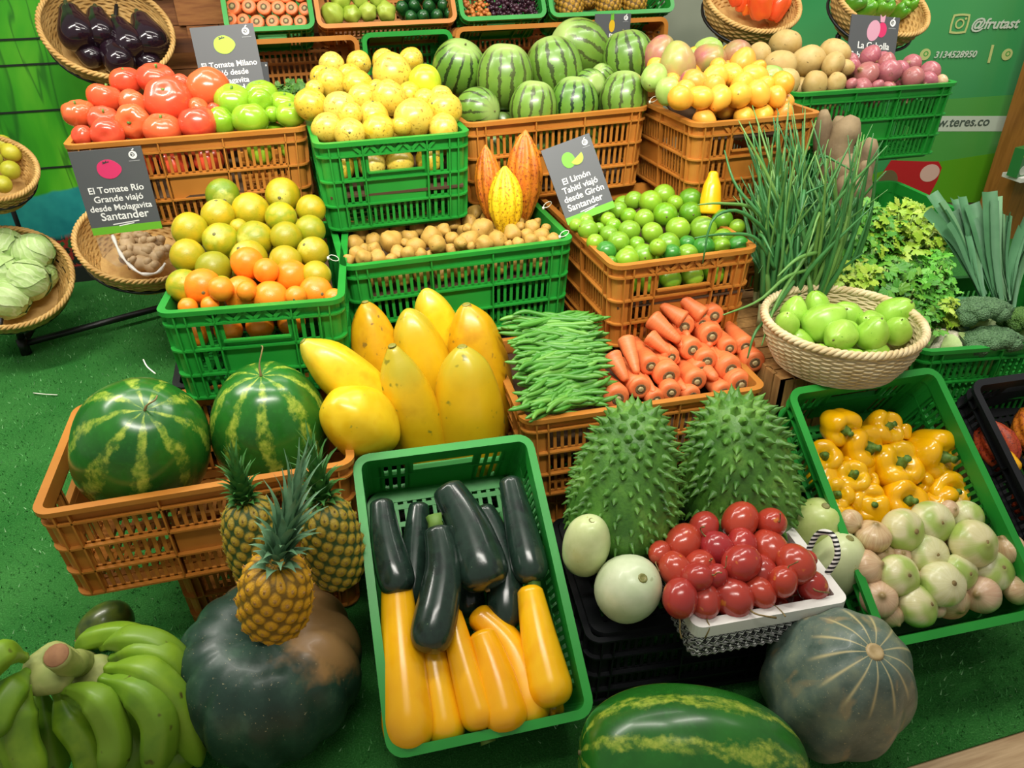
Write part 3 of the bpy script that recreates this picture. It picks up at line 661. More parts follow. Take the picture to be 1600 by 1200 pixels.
def pile(rows, xm, front, top, kinds, label, cat, group, anchor, r_k=1.0, box=None, plane=None, filler=None, ratio=None, stemdir=None, fr=.036, word=None, grow=1.04, rk=.94):
    """rows of (px, py, radius px[, kind or None[, stem dx, dy]]) listed from the anchor side; the ray of each meets the pile's sloping face"""
    if plane: p0, n = plane
    else:
        a = at(xm, front[0], y=front[1]); b = at(xm, top[0], y=top[1]); dv = (b - a); n = V((1, 0, 0)).cross(dv).normalized(); p0 = a
    items = []
    for ri, row in enumerate(rows):
        for ci, it in enumerate(row):
            p = hit(it[0], it[1], p0, n); k = (it[3] if len(it) > 3 and it[3] else kinds)
            items.append(dict(p=p, r=it[2] * depth(p) / FPX * r_k, k=k, ri=ri, ci=ci, st=it[4:6] if len(it) > 5 else None, w=it[6] if len(it) > 6 else None))
    relax(items, 60, rk, C[box] if box else None)
    cnt = {}
    for t in items:
        nm = KIND[t['k']][0].replace('_', ' '); adj = t['w'] or (word or {}).get(t['k'], '')
        L = '%s%s, %s from the %s, %s' % (adj + ' ' if adj else '', nm, ORD[t['ci']], anchor, rowname(t['ri'], len(rows)))
        if t['st']: d = camdir(t['st'][0] / max(t['r'] / depth(t['p']) * FPX, 1), t['st'][1] / max(t['r'] / depth(t['p']) * FPX, 1)); q = zq(d)
        elif stemdir: q = zq(V(stemdir) + V((rng.uniform(-.5, .5), rng.uniform(-.5, .5), rng.uniform(-.5, .5))))
        else: q = rq()
        inst(t['k'], t['p'], t['r'] * grow, q, L, cat, group)
    discs = [(scr(t['p']), t['r'] * grow * FPX / depth(t['p'])) for t in items]
    def covered(p, r):
        x, y = scr(p); s_ = r * FPX / depth(p) * .75
        return all(any((x + a - q[0]) ** 2 + (y + b - q[1]) ** 2 < R_ * R_ for q, R_ in discs) for a, b in ((0, 0), (s_, 0), (-s_, 0), (0, s_), (0, -s_)))
    if filler:
        x0, x1, y0, y1, k, cn, fl = filler; off = fr * 1.75
        r0 = p0 - n * off; cell = fr * 2.02; j = 0; y = y0 + fr
        sl = max(abs(n.z), .3)
        while y < y1 - fr * .6:
            x = x0 + fr + (fr if j % 2 else 0)
            while x < x1 - fr * .6:
                z = r0.z - ((x - r0.x) * n.x + (y - r0.y) * n.y) / n.z
                p = V((x + rng.uniform(-.003, .003), y, z))
                if (j < 2 or not covered(p, fr)) and all((p - t['p']).length > (t['r'] + fr) * .9 for t in items) and z - fr > C[cn or box].matrix_basis.translation.z + .014: inst(k, p, fr * .95, rq(), fl, cat, group)
                x += cell
            y += cell * sl * .9; j += 1
        if cn:
            mb = MB(); e = C[cn]; b0 = off + fr * 1.02 + .006
            def zz(x, y): return (p0 - n * b0).z - ((x - p0.x + n.x * b0) * n.x + (y - p0.y + n.y * b0) * n.y) / n.z
            vs = [(x, y, max(zz(x, y) + k_, e.matrix_basis.translation.z + .02)) for k_ in (-.006, 0) for x, y in ((x0, y0), (x1, y0), (x1, y1), (x0, y1))]
            iv = e.matrix_basis.inverted(); vs = [iv @ V(v) for v in vs]
            mb.add(vs, [(3, 2, 1, 0), (4, 5, 6, 7), (0, 1, 5, 4), (1, 2, 6, 5), (2, 3, 7, 6), (3, 0, 4, 7)])
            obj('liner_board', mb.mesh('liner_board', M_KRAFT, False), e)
    return items
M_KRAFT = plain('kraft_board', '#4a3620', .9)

# tomatoes (left edge by the eggplant basket; green ones beside the passion fruit)
pile([[(203, 126, 24, None, 0, -20), (246, 125, 28, None, 5, -22), (278, 130, 14, 'ptomato')], [(166, 153, 26, None, 6, -24), (216, 162, 24), (265, 159, 35, None, 4, -8), (320, 139, 33, 'ptomato')],
      [(127, 178, 24, None, 0, -18), (162, 188, 23, None, 8, -14), (203, 192, 26, None, 3, 10), (308, 168, 15), (327, 171, 11, 'ptomato')], [(128, 212, 16, 'ptomato'), (167, 212, 24, 'ptomato'), (253, 203, 28, None, 2, -22), (309, 192, 28, None, -5, -24)]],
     290, (203, 2.235), (125, 2.43), 'tomato', '', 'tomato', 'tomatoes in the upper orange crate', 'eggplant basket', box='tomato', filler=(-.53, -.15, 2.19, 2.5, 'ptomato', 'tomato', 'red tomato buried under the others in the upper orange crate'), fr=.043, word={'tomato': 'ripe red', 'ptomato': 'smooth red'})
pile([[(340, 150, 20, None, -2, -15), (369, 158, 27, None, 2, -20), (403, 152, 26, None, 0, -20)], [(401, 175, 18), (444, 164, 22, None, 4, -18), (425, 180, 12)], [(352, 187, 22, None, 20, -15), (400, 194, 27, None, -3, -24), (445, 185, 22, None, 2, -16)]],
     400, (190, 2.235), (148, 2.36), 'gtomato', '', 'tomato', 'green tomatoes in the upper orange crate', 'red tomatoes', box='tomato', filler=(-.13, .02, 2.19, 2.45, 'gtomato', None, 'green tomato buried under the others in the upper orange crate'), fr=.04, word={'gtomato': 'unripe'})
pile([[(519, 131, 23), (560, 136, 22), (613, 116, 29, None, -4, -26), (664, 129, 25, 'passiong', 2, -22)], [(492, 140, 14), (487, 164, 24), (533, 172, 25), (566, 152, 22), (587, 138, 13), (609, 159, 25), (640, 153, 18), (690, 153, 17), (662, 158, 16)], [(556, 192, 18), (583, 178, 24, None, 2, -18), (648, 187, 29), (683, 170, 25)],
      [(517, 202, 23), (556, 215, 24), (608, 217, 24), (633, 207, 14), (698, 202, 22)]],
     610, (210, 2.03), (118, 2.28), 'passion', '', 'passion fruit', 'yellow passion fruit in the green crate', 'tomato crate', box='passion', filler=(.07, .42, 1.99, 2.5, 'passion', 'passion', 'passion fruit buried under the others in the green crate'), fr=.038, word={'passion': 'pale yellow', 'passiong': 'greenish'})
pile([[(719, 106, 40, None, 12, -22), (786, 120, 42, None, 2, -38), (866, 107, 43, None, -12, -44), (906, 76, 41, None, -34, -10), (980, 91, 40, None, -8, -38)], [(747, 172, 33, None, 26, 8), (834, 170, 36, None, 4, -34), (922, 134, 24), (938, 122, 18), (906, 164, 37, None, 3, -35), (977, 157, 37, None, 3, -36)]],
     860, (160, 2.2), (85, 2.40), 'swm', '', 'watermelon', 'small striped watermelons', 'passion fruit crate', box='wm', filler=(.48, .98, 2.14, 2.46, 'swm', 'wm', 'small watermelon buried under the others in the orange crate'), fr=.068, word={'swm': 'round striped'})
pile([[(1033, 88, 24, None, 5, -18), (1056, 100, 27, None, -3, -25), (1107, 96, 26, None, 0, 6), (1106, 80, 20, 'gmango'), (1152, 86, 22), (1081, 88, 10, 'gmango')], [(1022, 122, 20, 'gmango'), (1043, 143, 18, 'gmango'), (1076, 128, 15), (1205, 120, 17, 'gmango')]],
     1130, (140, 2.02), (85, 2.25), 'mango', '', 'mango', 'blush mangoes in the orange crate', 'watermelons', box='mango', word={'mango': 'red and green', 'gmango': 'pale'})
pile([[(1162, 97, 19), (1142, 119, 18), (1183, 107, 12), (1125, 108, 13)], [(1089, 130, 18), (1117, 122, 18), (1167, 137, 19), (1179, 123, 20), (1200, 134, 13)], [(1069, 152, 18), (1094, 152, 15), (1117, 139, 17), (1109, 157, 17), (1139, 156, 18), (1181, 153, 19), (1216, 138, 17), (1216, 157, 18), (1242, 153, 15)]],
     1150, (153, 1.925), (98, 2.12), 'smango', '', 'mango', 'small yellow mangoes', 'blush mangoes', box='mango', filler=(1.05, 1.40, 1.9, 2.36, 'smango', 'mango', 'small mango buried under the others in the orange crate'), fr=.03, word={'smango': 'orange tinted'})
pile([[(1239, 77, 25), (1305, 85, 25)], [(1200, 95, 18), (1222, 110, 25), (1267, 95, 27), (1317, 105, 15)], [(1256, 128, 23), (1295, 112, 19), (1303, 135, 22), (1316, 123, 16)]],
     1270, (130, 2.185), (76, 2.36), 'potato', '', 'potato', 'brown potatoes in the green crate', 'yellow mangoes', box='onion', filler=(1.53, 1.78, 2.17, 2.46, 'potato', 'onion', 'potato buried under the others in the green crate'), fr=.045, word={'potato': 'large brown'})
pile([[(1361, 90, 18), (1386, 100, 15), (1406, 106, 14), (1423, 101, 15)], [(1333, 107, 14), (1350, 119, 19), (1373, 112, 12), (1389, 122, 18), (1428, 122, 17), (1453, 113, 16)], [(1334, 133, 10), (1358, 135, 15), (1385, 138, 10), (1407, 133, 12), (1456, 127, 14), (1477, 130, 11, 'tonion')]],
     1400, (128, 2.185), (90, 2.32), 'ronion', '', 'onion', 'red onions in the green crate', 'brown potatoes', box='onion', filler=(1.80, 2.06, 2.17, 2.46, 'ronion', None, 'red onion buried under the others in the green crate'), fr=.032, word={'ronion': 'shiny purple', 'tonion': 'tan skinned'})
pile([[(348, 305, 25), (442, 305, 26, None, 2, 10)], [(342, 337, 25, None, 2, -20), (391, 330, 28), (439, 340, 24), (486, 327, 22)], [(297, 360, 27), (345, 376, 27, None, 0, -5), (373, 356, 14), (399, 374, 28), (447, 371, 24), (484, 360, 23)], [(293, 400, 26), (334, 420, 27), (389, 404, 28, None, -8, -12), (446, 409, 25), (489, 394, 24, None, -8, -8)], [(288, 447, 26), (347, 447, 16), (494, 431, 23)]],
     400, (450, 1.70), (306, 2.08), 'yorange', '', 'orange', 'green and yellow oranges', 'ginger basket', box='orange', word={'yorange': 'mottled yellow green'}, filler=(-.28, .04, 1.72, 2.08, 'yorange', 'orange', 'orange buried under the others in the green crate'), fr=.036)
pile([[(391, 430, 25), (421, 430, 19), (449, 436, 26)], [(322, 461, 28, None, 10, 12), (380, 454, 28, None, -24, 0), (422, 465, 27), (455, 469, 16), (484, 455, 26), (515, 463, 14)], [(295, 484, 15), (350, 472, 19), (366, 484, 15), (316, 492, 14)]],
     400, (478, 1.655), (430, 1.72), 'orange', '', 'orange', 'bright orange ones in the front of the green crate', 'outer side of the crate', box='orange', word={'orange': 'bright'}, filler=(-.31, .02, 1.64, 1.76, 'orange', None, 'bright orange behind the slots of the green crate'), fr=.034)
CR = lambda L: [(400 + x / 3.2, 300 + y / 3.2, r / 3.2) for x, y, r in L]
pile([CR([(675, 245, 57), (745, 255, 22), (798, 275, 52), (890, 240, 55), (937, 195, 38), (985, 235, 36), (1060, 250, 58), (1130, 188, 56), (1060, 185, 26), (1215, 245, 52)]), CR([(1300, 215, 44), (1345, 215, 36), (1385, 185, 40), (1410, 210, 46), (1445, 188, 24), (1405, 152, 22), (1475, 238, 33), (1325, 172, 24)]),
      CR([(520, 330, 44), (590, 290, 38), (610, 330, 48), (715, 312, 42), (785, 338, 36), (925, 280, 46), (985, 288, 32), (870, 312, 24), (1155, 275, 46)]), CR([(465, 340, 30), (545, 370, 42), (675, 352, 32), (840, 335, 32), (930, 322, 46), (1025, 312, 34), (1095, 308, 22), (1270, 272, 22), (1320, 270, 36), (1400, 268, 38), (1445, 258, 26)])],
     700, (400, 1.805), (358, 1.93), 'criolla', '', 'potato', 'small round yellow potatoes', 'oranges crate', box='potato', filler=(.09, .63, 1.785, 2.1, 'criolla', 'potato', 'small potato buried under the others in the green crate'), fr=.025, word={'criolla': 'round'})
LM = lambda L: [(750 + q[0] / 3.2, 300 + q[1] / 3.2, q[2] / 3.2) + tuple(q[3:]) for q in L]
pile([LM([(785, 45, 46), (835, 50, 56), (920, 15, 52), (975, 55, 38), (1052, 40, 56)]), LM([(610, 115, 42), (640, 142, 38), (695, 95, 46), (742, 120, 40), (815, 135, 48), (925, 115, 60), (1052, 105, 55), (1115, 90, 32), (1210, 140, 52)]),
      LM([(480, 165, 32), (530, 145, 36), (590, 182, 28), (545, 190, 50), (660, 165, 38), (745, 195, 53), (860, 205, 52), (990, 185, 58), (1115, 190, 66), (1285, 175, 38)]),
      LM([(575, 252, 42), (650, 215, 46), (690, 250, 53), (785, 265, 40), (940, 265, 59), (1035, 258, 40, 'dlime'), (1130, 290, 52, 'dlime'), (1215, 237, 50), (1290, 268, 50, 'dlime')]),
      LM([(630, 297, 50, 'dlime'), (655, 350, 30), (735, 340, 58), (760, 297, 28), (835, 310, 58), (925, 342, 42), (1000, 315, 44, 'dlime'), (1080, 327, 54), (1220, 312, 44)])],
     1040, (405, 1.625), (305, 1.93), 'lime', '', 'lime', 'green limes in the orange crate', 'grey lime sign', box='lime', filler=(.71, 1.06, 1.59, 2.05, 'lime', 'lime', 'lime buried under the others in the orange crate'), fr=.03, word={'lime': 'bright green', 'dlime': 'dark green'})
# ---------------------------------------------------------------- carrots and beans
CA = lambda L: [(750 + x / 3.2, 300 + y / 3.2, r / 3.2) for x, y, r in L]
plc = (at(1070, 625, y=1.375), V((1, 0, 0)).cross(at(1070, 465, y=1.62) - at(1070, 625, y=1.375)).normalized())
def carrots(rows, tipfirst, adj, anchor, lean=0):
    its = []
    for ri, row in enumerate(rows):
        for ci, (px, py, r) in enumerate(row): p = hit(px, py, *plc); its.append(dict(p=p, r=r * depth(p) / FPX, ri=ri, ci=ci))
    for t in its:
        d = V((rng.uniform(-.1, .1) + lean, -1, rng.uniform(.02, .12))); d.normalize()
        if tipfirst: q = zq(-d); loc = t['p'] - d * (t['r'] * 1.55 * 5.2)   # the tip points out
        else: q = zq(d); loc = t['p'].copy()
        L = '%s, %s from the %s, %s' % (adj, ORD[t['ci']], anchor, rowname(t['ri'], len(rows)))
        inst('carrot', loc, t['r'] * (1.25 if tipfirst else 1.04), q, L, 'carrot', 'carrots in the orange crate')
carrots([CA([(1112, 655, 42), (1170, 618, 50)]), CA([(1020, 672, 54), (1155, 720, 58)]), CA([(1060, 788, 55), (1245, 780, 46), (1325, 772, 50)]), CA([(955, 825, 44), (1132, 845, 55), (1370, 850, 56)]),
         CA([(852, 868, 52), (940, 920, 66), (1080, 945, 56), (1250, 885, 63)]), CA([(800, 982, 56), (955, 1000, 50), (1300, 960, 62)]), CA([(685, 1030, 64)])], False, 'carrot showing its brown crown', 'green beans', -.12)
carrots([CA([(1040, 720, 34), (1200, 700, 34)]), CA([(1005, 765, 30), (1170, 782, 38)]), CA([(1005, 862, 48), (1195, 845, 34), (1365, 925, 36)]), CA([(1165, 922, 50), (1000, 920, 32)]), CA([(870, 1002, 40), (1030, 990, 36), (1110, 988, 36), (1195, 975, 40)])], True, 'carrot pointing its tip outward', 'green beans')
def lying_carrot(a, b, r, lab, lift=.012, da=0, db=0):
    n = plc[1]; A = hit(750 + a[0] / 3.2, 300 + a[1] / 3.2, *plc) + n * (lift + da); B = hit(750 + b[0] / 3.2, 300 + b[1] / 3.2, *plc) + n * (lift + db)
    r = r / 3.2 * depth(A) / FPX; d = (A - B); L = d.length
    o = inst('carrot', A - d.normalized() * r * .2, r, zq(d), lab, 'carrot', 'carrots in the orange crate', 1)
    o.scale = (r, r, L / 5.8)
lying_carrot((845, 640), (985, 755), 50, 'thick smooth carrot lying tip down below the top of the carrot pile')
lying_carrot((1015, 660), (905, 585), 46, 'carrot lying crown outward against the uppermost thick smooth carrot', .014)
lying_carrot((1110, 640), (970, 525), 44, 'topmost carrot of the pile, tail against the lime crate', .016)
lying_carrot((720, 745), (775, 915), 44, 'slim carrot lying tip down beside the green beans, upper of two', .014)
lying_carrot((645, 825), (720, 950), 48, 'fat carrot lying tip down against the green beans, lower of two', .014)
lying_carrot((835, 725), (945, 815), 40, 'carrot lying across the middle of the pile edge above the slim one', .008)
for i, (x, y) in enumerate(((.74, 1.40), (.83, 1.39), (.91, 1.385), (.70, 1.43), (.79, 1.46), (.88, 1.45))):
    inst('carrot', (x, y, .44 + .03 * (i > 2)), .024, zq((.03, -1, .05)), 'carrot buried under the others in the orange crate', 'carrot', 'carrots in the orange crate')
mbn = mat('bean_skin', ['#3c8422', '#589c34'], 12, 3, .4, rnd=('#78ac48', .6, '#2c7020', .5), pole=None)
def bean(seed, L):
    r = random.Random(seed); P = spl3([(-L / 2, 0, 0), (-L / 4, r.uniform(-.006, .010), r.uniform(-.003, .003)), (L / 4, r.uniform(-.006, .010), r.uniform(-.003, .003)), (L / 2, r.uniform(-.008, .004), 0)], 14)
    rd = [.0058 * min(1, .18 + 5 * min(i, 14 - i) / 14) * (1 + .13 * math.sin(i * 1.9)) for i in range(15)]; rd[-1] = .0008
    return MB().tube(P, rd, 7).mesh('green_bean', mbn)
kind('bean', 'green_bean', [bean(q, .13 + .012 * q) for q in range(5)], [])
P4 = [at(780, 512, y=1.62), at(945, 515, y=1.60), at(952, 645, y=1.365), at(822, 664, y=1.365)]
for k in range(285):
    lay = 0 if k < 225 else 1
    v = rng.random(); u = rng.uniform(.27, .73)
    p = (P4[0] * (1 - u) + P4[1] * u) * (1 - v) + (P4[3] * (1 - u) + P4[2] * u) * v
    p.z += .02 * math.sin(pi * u) + (.010 if lay == 0 else -.004) + rng.uniform(0, .012)
    a = rng.gauss(.02, .26) + .25 * (v - .5)
    inst('bean', p, rng.uniform(.85, 1.1), Euler((rng.uniform(-.6, .6), rng.uniform(-.12, .12) - (u - .5) * .35, a)).to_quaternion(), 'slender green bean lying in the heap beside the carrots', 'green bean', 'green beans in the orange crate')
mb = MB(); e = C['carrot']; iv = e.matrix_basis.inverted()
B = [(-.28, -.18, .12), (-.01, -.18, .12), (-.01, .18, .2), (-.28, .18, .2)]
mb.add(B + [(x, y, z - .006) for x, y, z in B], [(0, 1, 2, 3), (7, 6, 5, 4), (0, 4, 5, 1), (1, 5, 6, 2), (2, 6, 7, 3), (3, 7, 4, 0)])
B = [(.0, -.18, .1), (.28, -.18, .1), (.28, .18, .16), (.0, .18, .16)]
mb.add(B + [(x, y, z - .006) for x, y, z in B], [(0, 1, 2, 3), (7, 6, 5, 4), (0, 4, 5, 1), (1, 5, 6, 2), (2, 6, 7, 3), (3, 7, 4, 0)])
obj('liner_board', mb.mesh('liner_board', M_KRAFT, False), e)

# ---------------------------------------------------------------- tilted crates: squash, peppers, onions
def tilt_plane(cn, off, back=0):
    """a plane through the crate, 'off' below its rim, optionally leaning up towards the back"""
    R = C[cn].matrix_basis.to_3x3(); n = R @ V((0, 0, 1)); return C[cn].matrix_basis @ V((0, 0, (.185 if cn == 'zuc' else .19) + off)), n
mzd = mat('dark_zucchini_skin', ['#1a2a22', '#22362c', '#141f1c'], 26, 3, .22, coat=.3, spots=('#6f8a62', 160, .74), st=(1, 1, .25))
mzy = mat('yellow_squash_skin', ['#f0a908', '#f7bf16', '#f4b410'], 14, 3, .25, coat=.2, rnd=('#f3a50a', .6), st=(1, 1, .3))
def squash(name, pts, hw, off, label, m, stem=None, prof='z', group=None, cat='squash'):
    p0, n = tilt_plane('zuc', off)
    P = [hit(x, y, p0, n) for x, y in pts]; P = spl3(P, 48); r = hw * depth(P[24]) / FPX; rd = []
    for i in range(49):
        t = i / 48
        if prof == 'z': k = .62 + .43 * min(1, t * 1.35)
        else: k = .58 + .46 * min(1, t * 1.25)
        k *= min(1, math.sqrt(max(0, 1 - ((.1 - t) / .1) ** 2)) if t < .1 else 1) + .12 * (t == 0) if prof == 'z' else (min(1, .35 + .65 * math.sqrt(min(1, t * 12))))
        if t > .80: k *= max(0.004, 1 - ((t - .80) / .20) ** 2.2) ** .5
        rd.append(max(r * k, .002))
    c = P[24].copy(); mb = MB(); mb.tube([p - c for p in P], rd, 20, shape=lambda a, t: 1 + .025 * math.cos(5 * a))
    o = obj(name, mb.mesh(name, m), None, c); tag(o, label, cat, group)
    e = P[0] if stem != 'end' else P[-1]; d = (P[0] - P[2]).normalized() if stem != 'end' else (P[-1] - P[-3]).normalized()
    if stem:
        s = MB(); s.tube([e - c - d * .006, e - c + d * .008, e - c + d * .022], [r * .42, r * .36, r * .42], 8, shape=lambda a, t: 1 + .15 * math.cos(5 * a)); obj('stem', s.mesh('stem', M_STEM), o)
    else:
        e = P[-1]; d = (P[-1] - P[-5]).normalized(); s = MB(); s.tube([e - c - d * .004, e - c + d * .003], [r * .13, r * .09], 7); obj('blossom_scar', s.mesh('blossom_scar', M_STEMB), o)
    return o
GZ = 'dark green zucchini in the tipped crate'; GY = 'yellow squash in the tipped crate'
squash('zucchini', [(720, 800), (722, 880), (735, 965)], 28, -.095, 'dark zucchini lying lowest behind the green-stemmed one', mzd, None, group=GZ, cat='zucchini')
squash('zucchini', [(655, 785), (650, 850), (640, 950)], 24, -.055, 'slim dark zucchini between the speckled one and the green-stemmed one', mzd, None, group=GZ, cat='zucchini')
squash('zucchini', [(752, 790), (784, 870), (790, 985)], 27, -.05, 'long dark zucchini under the fattest one, its tip over yellow squash', mzd, None, group=GZ, cat='zucchini')
squash('zucchini', [(595, 780), (604, 845), (626, 930)], 27, -.01, 'speckled dark zucchini against the pineapple side of the crate', mzd, None, group=GZ, cat='zucchini')
squash('zucchini', [(795, 745), (812, 820), (833, 912)], 27, -.02, 'dark zucchini against the crate side nearest the pale squash', mzd, 'end', group=GZ, cat='zucchini')
squash('zucchini', [(695, 758), (731, 825), (762, 922)], 38, .0, 'fattest dark zucchini, lying in the middle of the crate', mzd, None, group=GZ, cat='zucchini')
squash('zucchini', [(682, 822), (692, 895), (668, 1022)], 32, .012, 'dark zucchini with a green cut stem, lying on top of the pile', mzd, True, group=GZ, cat='zucchini')
squash('yellow_squash', [(850, 1040), (855, 1080), (856, 1122)], 24, -.085, 'yellow squash mostly hidden in the lowest corner of the crate', mzy, None, 'y', GY)
squash('yellow_squash', [(618, 900), (628, 1020), (642, 1176)], 38, -.025, 'longest yellow squash, along the pineapple side of the crate', mzy, None, 'y', GY)
squash('yellow_squash', [(670, 985), (682, 1060), (700, 1165)], 31, -.04, 'short yellow squash beside the longest one', mzy, None, 'y', GY)
squash('yellow_squash', [(740, 955), (800, 1020), (832, 1138)], 33, -.045, 'deep yellow squash emerging under the long dark zucchini', mzy, None, 'y', GY)
squash('yellow_squash', [(702, 950), (728, 1050), (756, 1142)], 28, -.018, 'yellow squash tapering to a pointed stem end', mzy, 'end', 'y', GY)
squash('yellow_squash', [(750, 985), (772, 1050), (795, 1146)], 34, -.018, 'smooth yellow squash in the middle of the lower row', mzy, None, 'y', GY)
squash('yellow_squash', [(826, 915), (842, 1000), (866, 1106)], 33, -.015, 'yellow squash against the crate side nearest the pale squash', mzy, None, 'y', GY)
PP = lambda L: [(1100 + q[0] / 3.2, 550 + q[1] / 3.2, q[2] / 3.2, None, (q[3] - q[0]) / 3.2, (q[4] - q[1]) / 3.2) if len(q) > 3 else (1100 + q[0] / 3.2, 550 + q[1] / 3.2, q[2] / 3.2) for q in L]
R2 = C['pep'].matrix_basis.to_3x3()
items = pile([PP([(700, 400, 88, 720, 430), (885, 395, 85, 905, 360), (985, 405, 45)]), PP([(600, 530, 78, 575, 508), (760, 462, 108, 805, 445), (1120, 510, 118, 1180, 525)]),
      PP([(735, 635, 82, 722, 600), (935, 580, 118, 955, 535), (1070, 640, 62)]), PP([(655, 715, 78, 642, 700), (830, 650, 45), (810, 760, 94, 805, 745), (980, 745, 100, 997, 725), (1190, 695, 96, 1205, 688)])],
     1370, 0, 0, 'pepper', '', 'bell pepper', 'yellow bell peppers in the tipped green crate', 'soursop side', box='pep', plane=(C['pep'].matrix_basis @ V((0, .2, .115)), R2 @ V((0, -.12, 1)).normalized()), word={'pepper': 'glossy'}, grow=1.06, rk=.82)
OO = lambda L: [(1100 + q[0] / 3.2, 550 + q[1] / 3.2, q[2] / 3.2, (q[5] if len(q) > 5 else None), (q[3] - q[0]) / 3.2, (q[4] - q[1]) / 3.2) if len(q) > 3 else (1100 + q[0] / 3.2, 550 + q[1] / 3.2, q[2] / 3.2) for q in L]
pile([OO([(735, 850, 58, 760, 860, 'tonion'), (850, 930, 80, 850, 860, 'tonion'), (1000, 905, 100, 1035, 895), (1145, 850, 98, 1155, 832), (1230, 800, 42, 1240, 790, 'tonion')]), OO([(905, 1010, 52, 900, 980, 'tonion'), (975, 1010, 46, 970, 990, 'tonion'), (1310, 880, 78, 1290, 880), (1328, 985, 108, 1350, 960), (1490, 1030, 75, 1440, 945, 'tonion')]),
      OO([(835, 1080, 80, 890, 1050, 'tonion'), (970, 1112, 96, 990, 1085), (1060, 1140, 60, 1100, 1110, 'tonion'), (1128, 1030, 102, 1140, 1010), (1285, 1125, 85, 1310, 1115), (1455, 1115, 95, 1470, 1080)]),
      OO([(905, 1265, 84, 890, 1230, 'tonion'), (1095, 1305, 98, 1140, 1270), (1210, 1195, 102, 1225, 1165), (1280, 1300, 88, 1290, 1330, 'tonion'), (1440, 1245, 86, 1380, 1230, 'tonion'), (1560, 1230, 66, 1600, 1200, 'tonion')]), OO([(985, 1365, 58, 1000, 1400, 'tonion'), (1160, 1330, 40, 1150, 1310, 'tonion')])],
     1420, 0, 0, 'wonion', '', 'onion', 'white onions in the tipped green crate', 'pale squash side', box='pep', plane=(C['pep'].matrix_basis @ V((0, -.1, .16)), R2 @ V((0, -.06, 1)).normalized()), word={'wonion': 'peeled', 'tonion': 'papery tan'}, grow=1.1, rk=.86)
for k in range(14):
    p = C['pep'].matrix_basis @ V((-.13 + .085 * (k % 4), -.2 + .1 * (k // 4), .09)); inst('tonion' if k < 8 else 'pepper', p, .036 if k < 8 else .04, rq(), ('white onion' if k < 8 else 'yellow pepper') + ' buried under the others in the tipped crate', 'onion' if k < 8 else 'bell pepper', 'white onions in the tipped green crate' if k < 8 else 'yellow bell peppers in the tipped green crate')
# cacao pods and a root in the black tipped crate
p0 = C['cacao'].matrix_basis @ V((0, 0, .09)); n = C['cacao'].matrix_basis.to_3x3() @ V((0, 0, 1))
for (a, b, hw, k, lab) in (((1535, 655), (1580, 745), 30, 'cacao_r', 'rough red cacao pod lying in the black crate'), ((1598, 640), (1640, 720), 30, 'cacao_o', 'orange cacao pod cut off by the picture edge in the black crate'), ((1590, 760), (1640, 830), 26, 'cacao_r', 'dull red cacao pod at the low end of the black crate')):
    A, B = hit(*a, p0, n), hit(*b, p0, n); r = hw * depth(A) / FPX; inst(k, (A + B) / 2, (r, r, (A - B).length / 4), zq(A - B), lab, 'cacao pod')
A, B = hit(1556, 712, p0, n) + n * .03, hit(1572, 745, p0, n) + n * .03
mb = MB(); mb.tube(spl3([A, (A + B) / 2, B], 10), [.004, .012, .015, .017, .018, .02, .021, .022, .02, .016, .004], 12); o = worldmesh(mb, 'yellow_squash', mzy); tag(o, 'tiny yellow squash tip lying on the red cacao pod', 'squash')

# ---------------------------------------------------------------- woven baskets
def m_weave(name, a, b, c):
    s = NT(name); v = s.n('TexCoord').outputs['Object']; nz = s.noise(v, 25, 3); sp = s.noise(v, 7, 2)
    col = s.mix(s.ramp(sp, [(.55, 0.0), (.75, .5)]), s.ramp(nz, [(.3, a), (.7, b)]), lin(c)); return s.done(col, .65, s.noise(v, 120, 2), .4, dist=.002)
M_WV = m_weave('pale_wicker', '#cdb684', '#e6d6ab', '#a88a58'); M_WV2 = m_weave('golden_wicker', '#b58a48', '#d3ad68', '#8a6430')
def basket(label, c, r, h, rb, M=None, m=M_WV, strakes=18, name='wicker_basket', ext=.012):
    """c = centre of the base, the rim h above it"""
    e = empty(name, M=(Matrix.Translation(V(c)) @ (M or Matrix.Identity(4)))); tag(e, label, 'basket')
    seg = 144; mb = MB(); rings = strakes * 4; vs = []
    for side in (0, 1):
        for i in range(rings + 1):
            t = i / rings; z = h * t; R0 = rb + (r - rb) * math.sin(t * pi / 2) ** .9
            st = int(t * strakes)
            for k in range(seg):
                a = 2 * pi * k / seg; wv = math.cos(a * seg / 6 + pi * st) * .0028 + abs(math.sin(t * strakes * pi)) * .0022
                vs.append(((R0 + wv - side * .007) * math.cos(a), (R0 + wv - side * .007) * math.sin(a), z))
    fs = []; N = (rings + 1) * seg
    for i in range(rings):
        for k in range(seg):
            l = (k + 1) % seg; q = (i * seg + k, i * seg + l, (i + 1) * seg + l, (i + 1) * seg + k); fs.append(q); fs.append(tuple(N + j for j in reversed(q)))
    mb.add(vs, fs); obj('woven_side', mb.mesh('woven_side', m), e)
    mb = MB(); mb.lathe([(.004, -.002), (rb * .5, -.002), (rb, 0), (rb, .008), (rb * .5, .008), (.004, .008)], 48, 10); obj('base', mb.mesh('base', m), e)
    mb = MB()
    for s_ in range(3):
        P = []
        for k in range(240):
            a = 2 * pi * k / 240; ph = a * 26 + s_ * 2 * pi / 3; P.append(((r + .0055 * math.cos(ph)) * math.cos(a), (r + .0055 * math.cos(ph)) * math.sin(a), h + .0055 * math.sin(ph)))
        mb.tube(P, .0055, 6, closed=True)
    obj('braided_rim', mb.mesh('braided_rim', m), e); return e
GR = at(1317, 499, z=.602); GB = V((GR.x, GR.y, 0))
